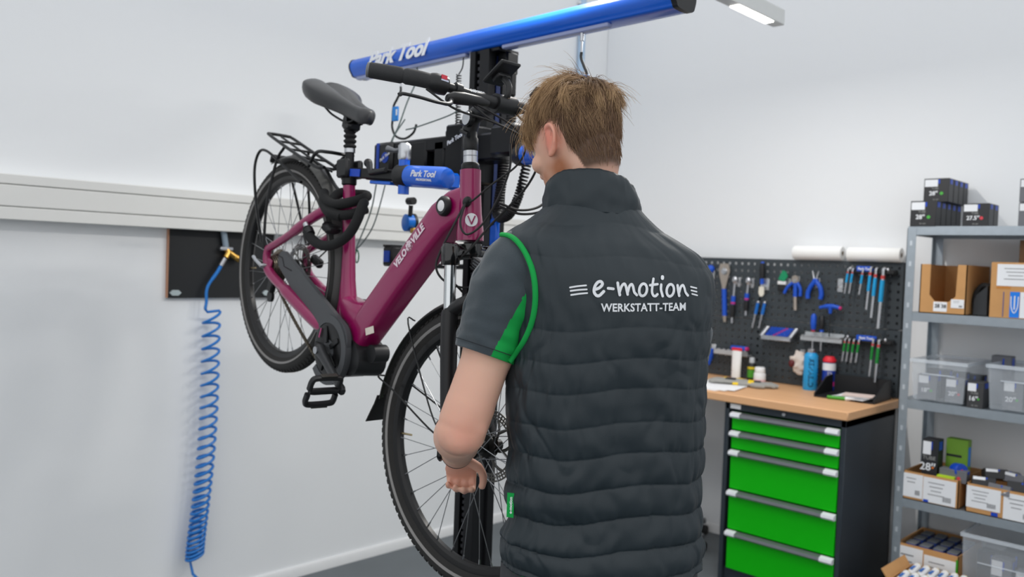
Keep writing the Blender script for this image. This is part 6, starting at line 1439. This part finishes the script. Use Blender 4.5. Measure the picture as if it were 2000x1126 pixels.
# carton of tubes on the floor in front of the shelf
t = carton('open_carton', -1.235, -1.00, 3.47, 3.74, 0, .243, 'open cardboard box of white tubes on the floor before the shelf'); fl = MB().box((0, 0, 0), (.004, .25, .05), M=Matrix.Translation((-1.250, 3.60, .256)) @ Matrix.Rotation(R(-35), 4, 'Y')); fl.build('flap', CARD, t, world=True)
for i in range(6):
    for j in range(2):
        x_, y_ = -1.205+i*.036, 3.545+j*.125
        t = thing('white_tube', 'white and blue tube, %s row, %s from left in the floor box' % (('front', 'rear')[j], ('first', 'second', 'third', 'fourth', 'fifth', 'sixth')[i]), 'tube', (x_, y_, .215), group='tubes in the floor box')
        MB().cyl((x_, y_-.055, .232), (x_, y_+.045, .245), .015, n=14).build('tube', WHITEP, t, world=True); MB().box((x_, y_-.005, .2545), (.010, .06, .002)).build('blue_stripe', mat('sleeve_blue', (22, 104, 190)), t, world=True); MB().cyl((x_, y_+.045, .245), (x_, y_+.058, .2465), .010, n=12).build('cap', mat('cap_brass', (200, 170, 60), .4), t, world=True)

# ------------------------------------------------------------------ compressed air point on the left wall
XA = WALLX
ap = thing('hose_panel', 'black mounting panel below the trunking on the left wall', 'panel', (XA, 1.66, 1.26))
MB().box((XA+.009, 1.652, 1.396), (.018, .456, .272), ch=.001).build('board', mat('panel_black', (24, 26, 29), .5), ap, world=True)
MB().box((XA+.009, 1.4225, 1.396), (.017, .003, .271)).build('wood_edge', mat('panel_edge', (176, 130, 104), .7), ap, world=True)
for y_ in (1.452, 1.852):
    MB().prism([(y_-.024, 1.281), (y_-.012, 1.292), (y_+.012, 1.292), (y_+.024, 1.281), (y_+.012, 1.270), (y_-.012, 1.270)], XA+.018, XA+.024, ax='x').build('logo_plate', mat('plate_silver', (196, 208, 210), .35, .7), ap, world=True)
ha = thing('air_coupler', 'brass Y-shaped air coupler with clamp on the black panel', 'coupler', (XA+.03, 1.66, 1.43)); BRASS = mat('brass', (202, 160, 84), .3, 1)
MB().cyl((XA+.035, 1.640, 1.535), (XA+.035, 1.652, 1.47), .012, n=14).build('supply_pipe', mat('pipe_grey', (136, 152, 166), .4), ha, world=True)
MB().box((XA+.033, 1.652, 1.463), (.030, .056, .018), ch=.004).build('clamp', SILVER, ha, world=True)
MB().tube(cr([(XA+.036, 1.655, 1.458), (XA+.040, 1.660, 1.448), (XA+.046, 1.645, 1.425)], 4), .013, 12).tube([(XA+.038, 1.662, 1.450), (XA+.044, 1.690, 1.430)], .012, 12).build('brass_body', BRASS, ha, world=True)
MB().lathe([(.012, 0), (.014, .004), (.014, .02), (.010, .026)], (XA+.044, 1.688, 1.432), (.1, .8, -.55), 14).build('brass_nozzle', BRASS, ha, world=True)
MB().cyl((XA+.047, 1.643, 1.423), (XA+.048, 1.625, 1.392), .010, n=12).build('quick_coupling', SILVER, ha, world=True)
hs = thing('air_hose', 'blue spiral air hose hanging from the brass coupler', 'hose', (XA+.05, 1.57, .1)); HOSE = mat('hose_blue', (32, 116, 196), .35)
MB().tube(cr([(XA+.048, 1.628, 1.396), (XA+.048, 1.608, 1.362), (XA+.048, 1.577, 1.318), (XA+.048, 1.567, 1.285), (XA+.048, 1.568, 1.245), (XA+.050, 1.563, 1.218)], 6), [.0075]*10+[.0062]*21, 10).build('lead_hose', HOSE, hs, world=True)
pts = [(XA+.050, 1.563, 1.218), (XA+.045, 1.575, 1.205)]; z = 1.205; i = 0; N = 26*16; turns = 29; n = 16; tot = turns*n
for i in range(tot+1):
    f_ = i/tot; pitch = f_
    z = 1.20-.99*(f_-.38*f_*f_)/.62
    yc = lerp(1.590, 1.545, sst(.2, 1, f_))+.0; a = 2*PI*i/n
    pts.append((XA+.052+.030*math.sin(a), yc+.033*math.cos(a), z+.010*math.cos(a)))
e = pts[-1]
pts += [(XA+.05, 1.525, e[2]-.01), (XA+.06, 1.535, .15), (XA+.10, 1.58, .09), (XA+.16, 1.66, .03), (XA+.22, 1.76, .010)]
MB().tube(pts, .0056, 8).build('spiral', HOSE, hs, world=True)
